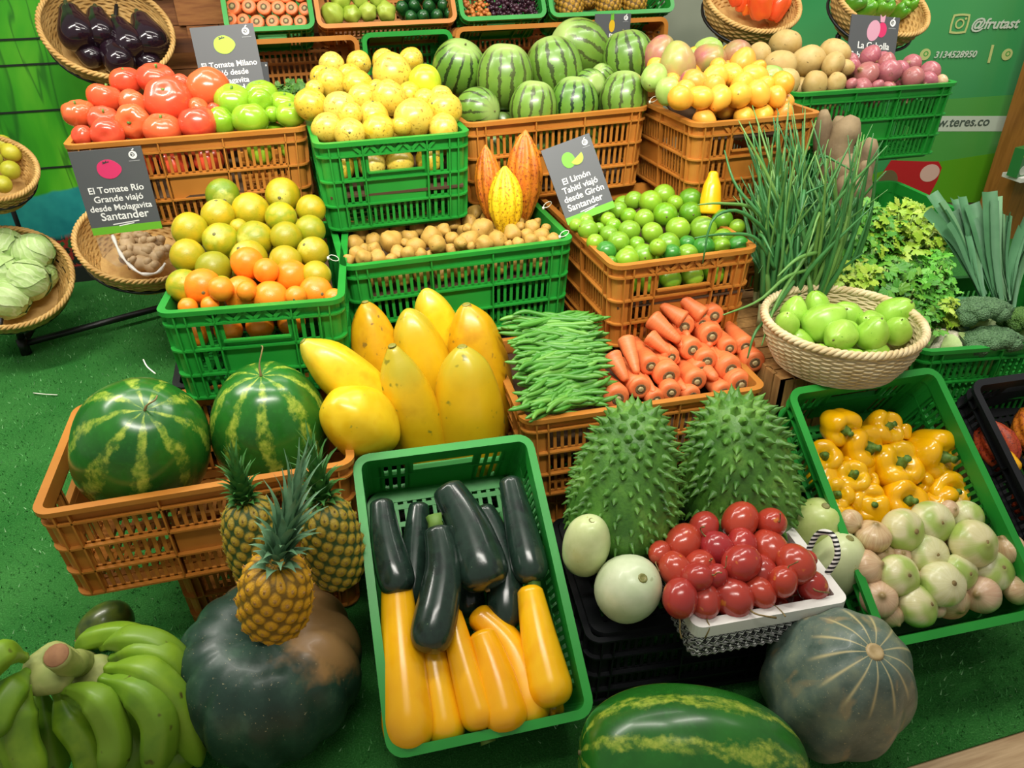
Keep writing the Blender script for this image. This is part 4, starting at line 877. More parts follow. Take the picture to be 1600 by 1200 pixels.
gb = basket('round pale wicker basket of green guavas on the tipped crate', (GB.x, GB.y, .492), 118 * depth(GR) / FPX, .11, .138, m=M_WV)
GU = lambda L: [(1100 + q[0] / 3.2, 300 + q[1] / 3.2, q[2] / 3.2, None, q[3] / 3.2, q[4] / 3.2) for q in L]
pile([GU([(450, 600, 62, 10, -60), (565, 572, 64, -20, -55), (725, 620, 66, -50, -40), (950, 615, 86, 30, -40)]), GU([(415, 658, 58, -15, -35), (600, 655, 92, 70, -45), (830, 665, 66, -40, -20)]), GU([(680, 715, 78, -50, 20), (730, 690, 40, -20, -35), (840, 705, 74, 10, -55), (968, 695, 66, -10, -38)])],
     1315, 0, 0, 'guava', '', 'guava', 'green guavas in the pale basket', 'carrot side', plane=(V((GB.x, GB.y, .578)), V((0, -.05, 1)).normalized()), word={'guava': 'smooth'})
for a in range(7):
    inst('guava', (GB.x + .085 * math.cos(a * .9), GB.y + .085 * math.sin(a * .9), .53), .033, rq(), 'guava buried under the others in the pale basket', 'guava', 'green guavas in the pale basket')
# tamarillo tray basket
TB = [(.598, .872), (.905, .862)]
e = empty('tray_basket', (.755, .965, .197)); e.rotation_euler = (0, 0, Rad(-4)); C['tray'] = e; tag(e, 'white lined tray basket with black and white weave and rope handles', 'basket')
M_WHITE = plain('white_card', '#e9e7e0', .5); M_BW = None
def m_bw():
    s = NT('black_white_weave'); v = s.n('TexCoord').outputs['Object']; x, y, z = s.xyz(v)
    q = s.math('ADD', s.math('MULTIPLY', s.math('ADD', x, y), 60), s.math('MULTIPLY', s.math('SINE', s.math('MULTIPLY', z, 420)), 1.2))
    return s.done(s.ramp(s.math('FRACT', q), [(0, '#0c0d10'), (.55, '#0c0d10'), (.6, '#d8d8d4')], 'CONSTANT'), .6)
def m_rope():
    s = NT('striped_rope'); v = s.n('TexCoord').outputs['Object']; x, y, z = s.xyz(v)
    q = s.math('ADD', s.math('MULTIPLY', z, 95), s.math('MULTIPLY', y, 70)); return s.done(s.ramp(s.math('FRACT', q), [(0, '#101114'), (.5, '#e8e6e0')], 'CONSTANT'), .7)
M_BW = m_bw(); TX, TY, TH = .16, .112, .088
mb = MB(); band(mb, 2 * TX - .02, 2 * TY - .02, .012, -.006, 0, .004, TH - .006); band(mb, 2 * TX - .012, 2 * TY - .012, .014, -.014, .007, TH - .028, TH); obj('white_lining', mb.mesh('white_lining', M_WHITE, False), e)
mb = MB()
for k in range(5):
    A = rr(2 * TX - .012, 2 * TY - .012, .014, 4); n_ = len(A); vs = []
    P = []
    for i in range(n_):
        (x, y), (x2, y2) = A[i], A[(i + 1) % n_]; m_ = max(1, int(math.hypot(x2 - x, y2 - y) / .008))
        for j in range(m_): t = j / m_; P.append((x + (x2 - x) * t, y + (y2 - y) * t, .006 + k * .0105))
    P = [V(p) * 1 + V((p[0], p[1], 0)).normalized() * (.0025 * (1 if (i + k) % 2 else -1)) for i, p in enumerate(P)]
    mb.tube(P, .0052, 6, closed=True)
obj('woven_side', mb.mesh('woven_side', M_BW), e)
mb = MB(); mb.box((0, 0, .003), (2 * TX - .02, 2 * TY - .02, .006)); obj('base', mb.mesh('base', M_WHITE, False), e)
M_ROPE = m_rope()
mb = MB(); mb.tube(spl3([(-TX + .002, -.062, .078), (-TX - .012, -.05, .1), (-TX - .012, 0, .118), (-TX - .01, .045, .112), (-TX + .002, .055, .08)], 24), .0062, 8); obj('rope_handle', mb.mesh('rope_handle', M_ROPE), e)
mb = MB(); mb.tube(spl3([(TX - .002, -.035, .085), (TX + .012, -.034, .13), (TX + .016, .0, .155), (TX + .01, .034, .13), (TX - .002, .035, .085)], 24), .006, 8); obj('rope_handle', mb.mesh('rope_handle', M_ROPE), e)
TM = lambda L: [(850 + q[0] / 3.2, 750 + q[1] / 3.2, q[2] / 3.2 * .96, q[5] if len(q) > 5 else None, q[3] / 3.2, q[4] / 3.2) for q in L]
K2 = 'tamarillo2'
pile([TM([(815, 265, 70, -40, 40), (980, 210, 84, -50, 60, K2), (1130, 262, 72, 10, -20)]), TM([(600, 385, 54, -20, 30), (697, 315, 84, -50, 45), (850, 335, 82, -50, -60, K2), (992, 330, 70, 0, 60), (1122, 335, 88, 25, 55)]),
      TM([(665, 450, 76, 30, 60, K2), (803, 435, 76, 25, -35), (985, 430, 86, -75, 40), (1135, 508, 82, 10, 30), (1265, 445, 86, 40, 60, K2), (1312, 400, 44, 0, 0)]), TM([(742, 548, 68, 50, -20), (862, 512, 56, 30, -40), (975, 565, 98, 60, 30, K2), (1345, 545, 74, -30, -60)]),
      TM([(778, 620, 84, -10, 75), (905, 655, 76, 0, 60, K2), (1080, 625, 72, 50, 40), (1215, 592, 70, 10, -60)])],
     1150, (955, .875), (815, 1.04), 'tamarillo', '', 'tamarillo', 'red tamarillos in the tray basket', 'pale squash side', box='tray', word={'tamarillo': 'glossy red', 'tamarillo2': 'red long stalked'}, grow=1.1, rk=.92)
for x in (-.1, -.03, .04, .11):
    for y in (-.055, .005, .06): inst('tamarillo', e.matrix_basis @ V((x, y, .035)), .026, rq(), 'tamarillo buried under the others in the tray basket', 'tamarillo', 'red tamarillos in the tray basket')
# ---------------------------------------------------------------- large fruit
def placed(name, me, P, axis, scl, label, cat, group=None, spin=0):
    o = obj(name, me, None, P, zq(axis, spin), scl); return tag(o, label, cat, group)
def tend(L, seed, m=M_STEMB, w=.012):
    return MB().tube(spl3([(0, 0, .97), (.005, 0, 1.03), (.05 * L, .02, 1.0 + .1 * L), (.14 * L, -.02, 1.02 + .22 * L), (.22 * L, .05, 1.0 + .2 * L)], 12), [.03, .026] + [w * 1.6] * 4 + [w] * 7, 7).mesh('dry_stem', m)
def bigwm(h, seed):
    mb = MB(); mb.lathe(egg(h, .86, .05, .03), 64, 40, lambda t, r, z: (r * (1 + .012 * math.cos(6 * t)), z)); return rough_up(mb, .025, .8, seed).mesh('big_watermelon', mwb)
P = at(230, 700, y=1.46)
o = placed('big_watermelon', bigwm(1.3, 1), P + V((-.01, 0, 0)), camdir(.40, -.50), .135, 'big dark watermelon nearest the outer end of the low orange crate', 'watermelon'); obj('dry_stem', tend(.9, 1), o, M=Matrix.Translation((0, 0, .26)))
P = at(425, 672, y=1.475)
o = placed('big_watermelon', bigwm(1.28, 2), P, V((.02, -.16, 1)), .124, 'big dark watermelon with a long dry stem beside the papayas', 'watermelon', None, 1.1); obj('dry_stem', tend(1.6, 2), o, M=Matrix.Translation((0, 0, .27)))
A, B = at(968, 1092, y=.80), at(1255, 1235, y=.70); c = (A + B) / 2; c.z = .128; c = at(1080, 1194, z=.135)
o = placed('big_watermelon', bigwm(1.55, 3), c, V((-.93, .33, .08)), .133, 'big striped watermelon lying on the turf in front of the black crate', 'watermelon', None, .5); obj('stem_scar', wscar, o, M=Matrix.Translation((0, 0, .5)))
# papayas
mpa = mat('papaya_skin', ['#d0a40a', '#d8b014', '#c49c0c'], 1.3, 3, .33, rnd=('#d8b81c', .5, '#c8960c', .4), spots=('#7d7a22', 2.2, .66), pole=('#b8a82c', 1.3, 2.1), bump=.12, bsc=5, coat=.12)
mpb = mat('papaya_skin_ripe', ['#c8940a', '#d2a010', '#be880a'], 1.3, 3, .35, spots=('#8a6a22', 2.8, .64), bump=.15, bsc=5, coat=.1)
mpc = mat('papaya_skin_lemon', ['#e2b80e', '#e8c420', '#dcac0c'], 1.2, 3, .33, spots=('#a09a2e', 3.5, .7), pole=('#c2b434', 1.3, 2.1), bump=.1, bsc=5, coat=.12)
def papaya(h, m, sd, neck=.0):
    def fn(t, r, z): return r * (1 + .035 * math.cos(5 * t)), z
    mb = MB(); mb.lathe([(.004, -h), (.25, -h * .985), (.62, -h * .84), (.92, -h * .5), (1, -.1 * h), (.93, h * .3), (.70 - neck, h * .68), (.42 - neck, h * .88), (.16, h * .985), (.004, h)], 40, 28, fn); rough_up(mb, .05, .9, sd); return mb.mesh('papaya', m)
pdent = MB().lathe([(.15, -.02), (.12, .03), (.06, .02), (.004, .03)], 10, 5).mesh('stem_end', mat('papaya_stem_end', ['#7f8434', '#94883a'], 8))
def pap(a, b, hw, ya, yb, label, m, k, neck=0):
    A, B = at(*a, y=ya), at(*b, y=yb); c = (A + B) / 2; r = hw * depth(c) / FPX; h = (A - B).length / 2 / r
    o = placed('papaya', papaya(h, m, k, neck), c, A - B, r, label, 'papaya', 'yellow papayas'); obj('stem_end', pdent, o, M=Matrix.Translation((0, 0, h * .985)))
pap((665, 452), (712, 590), 35, 1.715, 1.69, 'yellow papaya standing tallest against the potato crate', mpc, 1)
pap((570, 470), (612, 660), 40, 1.66, 1.60, 'ripe orange papaya with brown bruises beside the orange crate', mpb, 2)
pap((636, 484), (690, 665), 44, 1.62, 1.575, 'yellow papaya with green scratches behind the two front ones', mpa, 3)
pap((728, 474), (772, 690), 49, 1.62, 1.575, 'large papaya with dark blemishes next to the green beans', mpb, 4)
pap((472, 532), (610, 645), 40, 1.52, 1.47, 'yellow papaya leaning over the big watermelon', mpc, 5, .06)
pap((612, 538), (676, 752), 45, 1.47, 1.45, 'slim golden papaya standing behind the tipped squash crate', mpa, 6, .08)
pap((722, 540), (742, 755), 54, 1.47, 1.45, 'broad papaya with a greenish shoulder standing behind the squash crate', mpa, 7)
pap((522, 628), (600, 688), 56, 1.36, 1.44, 'lemon yellow papaya lying end on above the pineapples', mpc, 8, .0)
# soursops
def soursop(sd, h, r0, lean):
    rr_ = random.Random(sd)
    prof = [(.004, -1.0), (.45, -.98), (.85, -.8), (1.0, -.45), (.92, -.05), (.76, .4), (.56, .75), (.36, .95), (.15, 1.02), (.004, 1.02)]
    mb = MB(); mb.lathe(prof, 40, 30, lambda t, r, z: (r, z * h)); rough_up(mb, .06, 1.3, sd)
    Pf = spline(prof, 60); ga = pi * (3 - 5 ** .5); N = 380
    cum = [0]
    for i in range(60): cum.append(cum[-1] + (Pf[i][0] + Pf[i + 1][0]) * math.hypot(Pf[i + 1][0] - Pf[i][0], (Pf[i + 1][1] - Pf[i][1]) * h))
    j = 0
    for k in range(N):
        tgt = cum[-1] * (k + .5) / N
        while cum[j + 1] < tgt: j += 1
        f = (tgt - cum[j]) / (cum[j + 1] - cum[j]); r = Pf[j][0] * (1 - f) + Pf[j + 1][0] * f; z = (Pf[j][1] * (1 - f) + Pf[j + 1][1] * f) * h
        a = k * ga + rr_.uniform(-.12, .12); dr, dz = Pf[j + 1][0] - Pf[j][0], (Pf[j + 1][1] - Pf[j][1]) * h; L = math.hypot(dr, dz) or 1
        nr, nz_ = dz / L, -dr / L
        base = V((r * math.cos(a), r * math.sin(a), z)) * (1 + .06 * noise.noise(V((r * math.cos(a), r * math.sin(a), z)) * 1.3 + V((sd * 7.3, sd * 3.1, sd * 1.7))))
        n_ = V((nr * math.cos(a), nr * math.sin(a), nz_)); big = (1.0 + .3 * (z / h > .45)) * (.78 if z / h < -.1 else 1) * rr_.uniform(.8, 1.1)
        tip = n_ * (.15 * big) + V((0, 0, -.05)) + V((rr_.uniform(-.03, .03), rr_.uniform(-.03, .03), rr_.uniform(-.03, .03)))
        mb.tube([base - n_ * .03, base + n_ * .035, base + tip * .7, base + tip], [.085 * big, .048 * big, .02, .004], 6, cap=False)
    return mb.mesh('soursop', msr)
def m_sour():
    s = NT('soursop_skin'); v = s.coord(); f = s.noise(v, 2.2, 3)
    c = s.ramp(f, [(.3, '#3a6a22'), (.55, '#52862e'), (.75, '#74a244')]); c = s.mix(s.math('MULTIPLY', s.ramp(s.noise(v, 20, 3), [(.45, 0.0), (.7, 1.0)]), .35), c, lin('#1f4a1e'))
    return s.done(c, .45, s.noise(v, 14, 3), .4, dist=.003)
msr = m_sour()
GS = 'spiny green soursops'
A, B = at(998, 625, y=1.215), at(962, 868, y=1.135); c = (A + B) / 2; r = 90 * depth(c) / FPX
placed('soursop', soursop(2, 1.33, 1, 0), c, A - B, r, 'spiny green soursop standing over the two pale squash by the squash crate', 'soursop', GS)
A, B = at(1146, 618, y=1.225), at(1158, 832, y=1.15); c = (A + B) / 2; r = 94 * depth(c) / FPX
placed('soursop', soursop(5, 1.2, 1, 0), c, A - B, r, 'spiny green soursop behind the tamarillo basket, next to the peppers', 'soursop', GS, 1.0)
# pale squash
msp = mat('pale_squash_skin', ['#b4c47c', '#d0da9c'], 1.2, 3, .35, rnd=('#e2e8c8', .4), spots=('#b3b45a', 3.0, .7), bump=.12, bsc=5, coat=.1)
mspw = mat('whitish_squash_skin', ['#bccca0', '#d6e0bc'], 1.2, 3, .35, spots=('#a9b48a', 3.0, .71), bump=.15, bsc=5, coat=.1)
mspg = mat('greenish_squash_skin', ['#a9bf5e', '#c9d68c'], 1.2, 3, .35, spots=('#8ea044', 3.0, .68), coat=.1)
pstem = MB().lathe([(.16, -.06), (.15, .03), (.11, .05), (.06, .03), (.004, .035)], 9, 6).mesh('stem_stub', mat('squash_stub', ['#6a7034', '#8f8a4e'], 8))
def psq(c, hw, hh, axis, label, m, k):
    r = hw * depth(c) / FPX; h = hh / hw
    o = placed('pale_squash', rough_up(MB().lathe(egg(h, .84, .03, .02), 32, 24), .04, .9, k).mesh('pale_squash', m), c, axis, r, label, 'squash', 'pale oval squash'); obj('stem_stub', pstem, o, M=Matrix.Translation((0, 0, h * .97)))
psq(at(916, 853, y=1.075), 37, 58, V((.08, -.12, 1)), 'small pale green squash beside the tipped squash crate', msp, 1)
psq(at(981, 920, y=.985), 51, 62, V((.12, -.55, .9)), 'whitish round squash on the black crate beside the tamarillo basket', mspw, 2)
psq(at(1275, 826, y=1.06), 41, 54, V((0, -.15, 1)), 'greenish pale squash behind the rope handle of the tamarillo basket', mspg, 3)
psq(at(1303, 884, y=.985), 43, 62, V((.16, -.1, 1)), 'pale long squash leaning on the tipped pepper crate', msp, 4)
# pumpkins
def m_pump(n, cols, patch, sc_, th, fleck):
    s = NT(n); v = s.n('TexCoord').outputs['Object']
    c = s.ramp(s.noise(v, 2.2, 4), [(.3, cols[0]), (.55, cols[1]), (.75, cols[2])])
    c = s.mix(s.ramp(s.noise(v, sc_, 3, .5, .4), [(th, 0.0), (th + .05, 1.0)]), c, lin(patch)); c = s.mix(s.ramp(s.noise(v, 26, 3, .7), [(.66, 0.0), (.7, .85)]), c, lin(fleck))
    x, y, z = s.xyz(v); k = s.math('ADD', s.math('ADD', s.math('MULTIPLY', x, .75), s.math('MULTIPLY', z, .95)), s.math('MULTIPLY', s.math('SUBTRACT', s.noise(v, 3, 3), .5), .7))
    c = s.mix(s.ramp(k, [(.72, 0.0), (.92, .85)]), c, lin('#a9814e'))
    return s.done(c, .4, s.noise(v, 8, 3), .15, coat=.05, dist=.004)
def pump(prof, k, a, m, sd):
    mb = MB(); mb.lathe(prof, 96, 32, lambda t, r, z: (r * (1 + a * (abs(math.sin(k * t / 2)) ** .6 - .8)), z)); rough_up(mb, .025, 1.2, sd); return mb.mesh('pumpkin', m)
pc = at(425, 1052, y=1.115)
o = placed('pumpkin', pump(egg(.8, .62, .16, .08), 14, .075, m_pump('dark_pumpkin_skin', ('#1a3228', '#284638', '#456450'), '#b8874e', 1.05, .66, '#a9a27a'), 3), V((pc.x, pc.y, .148)), V((.05, -.15, 1)), .180, 'huge dark ribbed pumpkin on the turf under the pineapples', 'pumpkin')
obj('stem_stub', MB().lathe([(.16, .55), (.1, .62), (.09, .72), (.12, .76), (.004, .76)], 10, 8).mesh('stem_stub', M_STEMB), o)
def m_gourd():
    s = NT('grey_green_gourd_skin'); v = s.n('TexCoord').outputs['Object']; x, y, z = s.xyz(v)
    c = s.ramp(s.noise(v, 2.4, 4), [(.3, '#3f584e'), (.5, '#64766a'), (.7, '#808c74')])
    c = s.mix(s.ramp(s.noise(s.stretch(v, (1.6, 1.6, .55)), 1.9, 3, .5, .5), [(.60, 0.0), (.70, .65)]), c, lin('#a0906a'))
    a = s.math('ARCTAN2', y, x); st = s.math('POWER', s.math('ABSOLUTE', s.math('COSINE', s.math('MULTIPLY', a, 6.5))), 40); zz = s.n('MapRange'); s.l(z, zz.inputs[0]); zz.inputs[1].default_value = .72; zz.inputs[2].default_value = .95
    c = s.mix(s.math('MULTIPLY', s.math('MULTIPLY', st, zz.outputs[0]), .9), c, lin('#c9bd8a'))
    c = s.mix(s.ramp(s.noise(v, 30, 3, .7), [(.64, 0.0), (.68, .7)]), c, lin('#b9b68c'))
    return s.done(c, .38, s.noise(v, 10, 3), .15, coat=.1, dist=.003)
sq = at(1302, 1092, y=.765)
o = placed('gourd', rough_up(MB().lathe([(.004, -1.12), (.4, -1.1), (.85, -.85), (1.02, -.3), (.94, .3), (.72, .8), (.42, 1.1), (.2, 1.17), (.004, 1.16)], 72, 32, lambda t, r, z: (r * (1 + .035 * math.cos(9 * t)), z)), .05, .9, 2).mesh('gourd', m_gourd()), V((sq.x, sq.y, .163)), V((-.02, -.38, 1)), .133, 'grey green egg-shaped gourd on the turf below the tamarillo basket', 'gourd')
obj('stem_stub', MB().lathe([(.14, 1.1), (.125, 1.18), (.1, 1.215), (.05, 1.205), (.004, 1.2)], 12, 8).mesh('stem_stub', mat('gourd_stub', ['#c9b183', '#b39a68'], 8)), o)
# pineapples
def m_pine(n, c0, c1, edge, tip):
    s = NT(n); v = s.coord(False); x, y, z = s.xyz(v); a = s.math('MULTIPLY', s.math('ARCTAN2', y, x), 1 / (2 * pi)); w_ = s.math('MULTIPLY', s.math('SUBTRACT', s.noise(v, 3, 2), .5), .22)
    def cell(k, kz): return s.math('ABSOLUTE', s.math('SUBTRACT', s.math('FRACT', s.math('ADD', s.math('ADD', s.math('MULTIPLY', a, k), s.math('MULTIPLY', z, kz)), w_)), .5))
    p, q = cell(8, 2.07), cell(-13, 1.27); m_ = s.math('MAXIMUM', p, q); r2 = s.math('SQRT', s.math('ADD', s.math('MULTIPLY', p, p), s.math('MULTIPLY', q, q))); nz = s.noise(v, 9, 4, .7)
    c = s.mix(s.ramp(r2, [(.36, 0.0), (.52, 1.0)]), s.ramp(nz, [(.3, c0), (.7, c1)]), lin(edge)); c = s.mix(s.ramp(s.math('ADD', r2, s.math('MULTIPLY', s.math('SUBTRACT', nz, .5), .25)), [(.06, .85), (.17, 0.0)]), c, lin(tip))
    return s.done(c, .55, s.noise(v, 16, 4), .5, dist=.003)
def pinebody(h, m):
    def fn(t, r, z):
        a = t / (2 * pi); w_ = 0; p = abs(((a * 8 + z * 2.07) % 1) - .5); q = abs(((-a * 13 + z * 1.27) % 1) - .5)
        return r * (1 + .075 * max(0, 1 - (p * p + q * q) / .24)), z
    P_ = [(.004, -h), (.5, -h * .97), (.85, -h * .78), (1, -h * .25), (.97, h * .3), (.82, h * .75), (.5, h * .97), (.004, h)]
    mb = MB(); mb.lathe(P_, 150, 84, fn); Q_ = spline(P_, 120)
    for i in range(-14, 15):
        for j in range(-24, 25):                       # dry bract at each eye
            # solve a*8 + z*2.07 = i + .5 ; -a*13 + z*1.27 = j + .5
            D_ = 8 * 1.27 + 13 * 2.07; a = ((i + .5) * 1.27 - (j + .5) * 2.07) / D_; z = (8 * (j + .5) + 13 * (i + .5)) / D_
            if not (-.5 <= a < .5 and abs(z) < h * .93): continue
            r = min(Q_, key=lambda t: abs(t[1] - z))[0] * 1.06; t_ = a * 2 * pi; p = V((r * math.cos(t_), r * math.sin(t_), z)); n_ = V((math.cos(t_), math.sin(t_), .6)); mb.tube([p - n_ * .02, p + n_ * .035, p + n_ * .05 + V((0, 0, .07))], [.05, .026, .003], 4, cap=False)
    return mb.mesh('pineapple', m)
mlf = mat('pineapple_leaf', ['#4a7a52', '#74a074'], 3, rough=.45, rnd=('#7fa886', .4)); mlg = mat('pineapple_leaf_green', ['#2f6a2c', '#4f8a3e'], 3, rough=.5)
def crown_(sd, h0, L, m, n=64, lean=(0, 0), spread=.7):
    r = random.Random(sd); mb = MB(); ga = pi * (3 - 5 ** .5)
    for k in range(n):
        t = k / n; a = k * ga; ln = L * (.22 + .85 * t ** 1.3) * r.uniform(.85, 1.1); el = .45 + 1.0 * t ** .7; u = V((math.cos(a), math.sin(a), 0)); w_ = .19 * (1 - .3 * t)
        z0 = h0 + L * .42 * t; P = []
        for j in range(7):
            q = j / 6; e_ = el + .25 - spread * q * q * (1.1 - t * .8); P.append(u * (.24 * (1 - t * .75)) + V((lean[0] * (t * .5 + t * q) * L, lean[1] * t * q * L, z0)) + u * (ln * q * math.cos(e_)) + V((0, 0, ln * q * math.sin(e_))))
        mb.ribbon(P, [w_ * .8, w_, w_ * .95, w_ * .75, w_ * .5, w_ * .25, .005], [-u * (.4 + .6 * j / 6) + V((0, 0, 1)) * (1.2 - t) for j in range(7)], .3)
    return mb.mesh('crown', m)
def pine(c, hw, hh, axis, label, m, lm, sd, L, lean=(0, 0), spread=.7, spin=0):
    r = hw * depth(c) / FPX; h = hh / hw; o = placed('pineapple', pinebody(h, m), c, axis, r, label, 'pineapple', None, spin); obj('crown', crown_(sd, h * .95, L, lm, lean=lean, spread=spread), o)
mp1 = m_pine('ripe_pineapple_skin', '#c48c0e', '#dba81a', '#7f6016', '#b08a5c'); mp2 = m_pine('green_pineapple_skin', '#8f7c1a', '#b0962a', '#2c481a', '#8f7a48')
c = at(430, 931, y=1.015); pine(c, 55, 73, V((.18, -.12, 1)), 'ripe golden pineapple standing on the dark pumpkin', mp1, mlf, 3, 2.4, (.40, 0), .5)
c = at(400, 848, y=1.175); pine(c, 45, 78, V((-.03, .1, 1)), 'greenish pineapple behind the golden one, against the orange crate', mp2, mlg, 4, 1.75, (0, 0), .5)
c = at(519, 848, y=1.165); pine(c, 45, 78, V((-.04, .1, 1)), 'brownish pineapple between the golden one and the tipped squash crate', mp2, mlg, 6, 2.1, (0, 0), .6)
# bananas
mba = mat('banana_skin', ['#6f9a1c', '#86ac28', '#5c8a1c'], 14, 3, .4, rnd=('#93b634', .7, '#477a1c', .6), spots=('#4f4a1c', 30, .69))
mbs = mat('banana_stalk', ['#8fa050', '#a5ac62', '#75803c'], 20, 3, .6); mbc = mat('banana_cut_end', ['#8a6040', '#a67a52'], 30, 3, .8)
bc = at(105, 1040, y=1.10)
e = empty('banana_bunch', (bc.x, bc.y, .02)); tag(e, 'bunch of green bananas with a cut stalk in front of the low orange crate', 'bananas')
def bpart(n, mb, m): mb.v = [tuple(V(v) - V((bc.x, bc.y, .02))) for v in mb.v]; return obj(n, mb.mesh(n, m), e)
s0, s1, s2 = at(170, 1065, y=1.13), at(110, 1040, y=1.09), at(88, 1024, y=1.065)
bpart('stalk', MB().tube(spl3([at(135, 1040, y=1.16), at(118, 1035, y=1.12), s1, s2], 12), [.026, .026, .025, .025, .024, .024, .023, .023, .022, .022, .022, .022, .0225], 14), mbs)
d = (s2 - s1).normalized(); bpart('cut_end', MB().tube([s2 - d * .002, s2 + d * .003], [.0222, .019], 14), mbc)
for (px, py, yy, rr_) in ((80, 1045, 1.095, .046), (140, 1060, 1.12, .044)):
    p = at(px, py, y=yy); mb = MB(); mb.lathe([(.004, -.022), (.7, -.02), (1, -.006), (1.0, .006), (.75, .016), (.004, .018)], 24, 10, lambda t, r, z: (r * (1 + .05 * math.cos(5 * t)), z / rr_ * 1.0)); M_ = Matrix.Translation(p) @ zq(d).to_matrix().to_4x4() @ Matrix.Scale(rr_, 4); mb.v = [tuple(M_ @ V(v)) for v in mb.v]; bpart('cushion', mb, mbs)
FG = [([(38, 1028), (5, 1022), (-25, 1045), (-45, 1070)], 1.10, 1.02, 27), ([(42, 1050), (22, 1075), (0, 1110), (-20, 1160)], 1.09, .98, 28), ([(45, 1070), (30, 1110), (32, 1165), (62, 1225)], 1.07, .97, 31), ([(62, 1075), (68, 1120), (78, 1170), (92, 1215)], 1.10, 1.04, 26),
      ([(90, 1080), (108, 1120), (138, 1165), (150, 1230)], 1.08, .99, 30), ([(98, 1075), (150, 1092), (178, 1150), (172, 1215)], 1.065, .96, 27), ([(150, 1085), (185, 1120), (212, 1160), (205, 1230)], 1.11, 1.03, 27), ([(158, 1062), (215, 1080), (248, 1130), (240, 1215)], 1.075, .96, 30),
      ([(168, 1045), (225, 1050), (275, 1100), (312, 1195)], 1.10, 1.0, 29), ([(175, 1030), (215, 1018), (262, 1030), (285, 1075)], 1.14, 1.08, 25), ([(160, 1010), (200, 1000), (250, 1010), (292, 1050)], 1.17, 1.10, 25), ([(120, 1020), (140, 1000), (190, 990), (235, 1003)], 1.20, 1.17, 20),
      ([(230, 1130), (262, 1165), (285, 1200), (300, 1240)], 1.09, 1.03, 24), ([(60, 1090), (52, 1150), (75, 1210), (110, 1260)], 1.12, 1.07, 28), ([(10, 1120), (2, 1160), (8, 1205), (30, 1260)], 1.05, .98, 28)]
for pts, y0, y1, hw in FG:
    P = [at(x, y, y=y0 + (y1 - y0) * i / 3) for i, (x, y) in enumerate(pts)]
    for p in P: p.z = max(p.z, .03)
    P = spl3(P, 20); r = hw * .9 * depth(P[10]) / FPX
    rd = [r * (.36 if i < 2 else .36 + .64 * min(1, (i - 2) / 5)) * (1 if i < 16 else max(.22, 1 - ((i - 16) / 4.3) ** 1.7)) for i in range(21)]
    bpart('banana', MB().tube(P, rd, 20, shape=lambda a, t: 1 + .15 * abs(math.cos(2.5 * a)) ** 2 - .07), mba)
# avocado beside them
av = at(163, 975, z=.055); mav = mat('avocado_skin', ['#33481c', '#5f6f24', '#4a5c1e'], 1.1, 2, .3, coat=.2)
o = placed('avocado', rough_up(MB().lathe(egg(1.25, .9, tp=.12), 28, 20), .05, 1, 2).mesh('avocado', mav), V((av.x, av.y, .05)), V((-.8, -.3, -.1)), .05, 'dark green avocado on the turf behind the bananas', 'avocado'); obj('stem', MB().tube([(0, 0, 1.15), (0, 0, 1.32)], [.1, .06], 7).mesh('stem', M_STEMB), o)
# cacao pods by the watermelons
inst('cacao_o', at(764, 292, y=2.02), (.036, .036, .052), zq(V((.02, .15, 1)) + V((-.05, 0, 0))), 'slim orange cacao pod behind the yellow one, beside the passion fruit crate', 'cacao pod', None, 0)
inst('cacao_o', at(819, 281, y=2.035), (.048, .048, .062), zq(V((.05, .1, 1))), 'large orange red cacao pod leaning on the watermelon crate', 'cacao pod', None, 0)
inst('cacao_y', at(790, 320, y=1.95), (.044, .044, .055), zq(V((.03, .15, 1))), 'yellow cacao pod standing on the small potatoes', 'cacao pod', None, 0)
# yellow squash standing behind the limes
A, B = at(1115, 268, y=1.84), at(1108, 335, y=1.80); mb = MB(); mb.tube(spl3([A, (A + B) / 2, B], 14), [.009, .013, .014, .017, .021, .024, .025, .026, .027, .028, .028, .029, .03, .03, .028], 16); tag(worldmesh(mb, 'yellow_squash', mzy, base=True), 'yellow squash standing upright between the limes and the mango crate', 'squash')
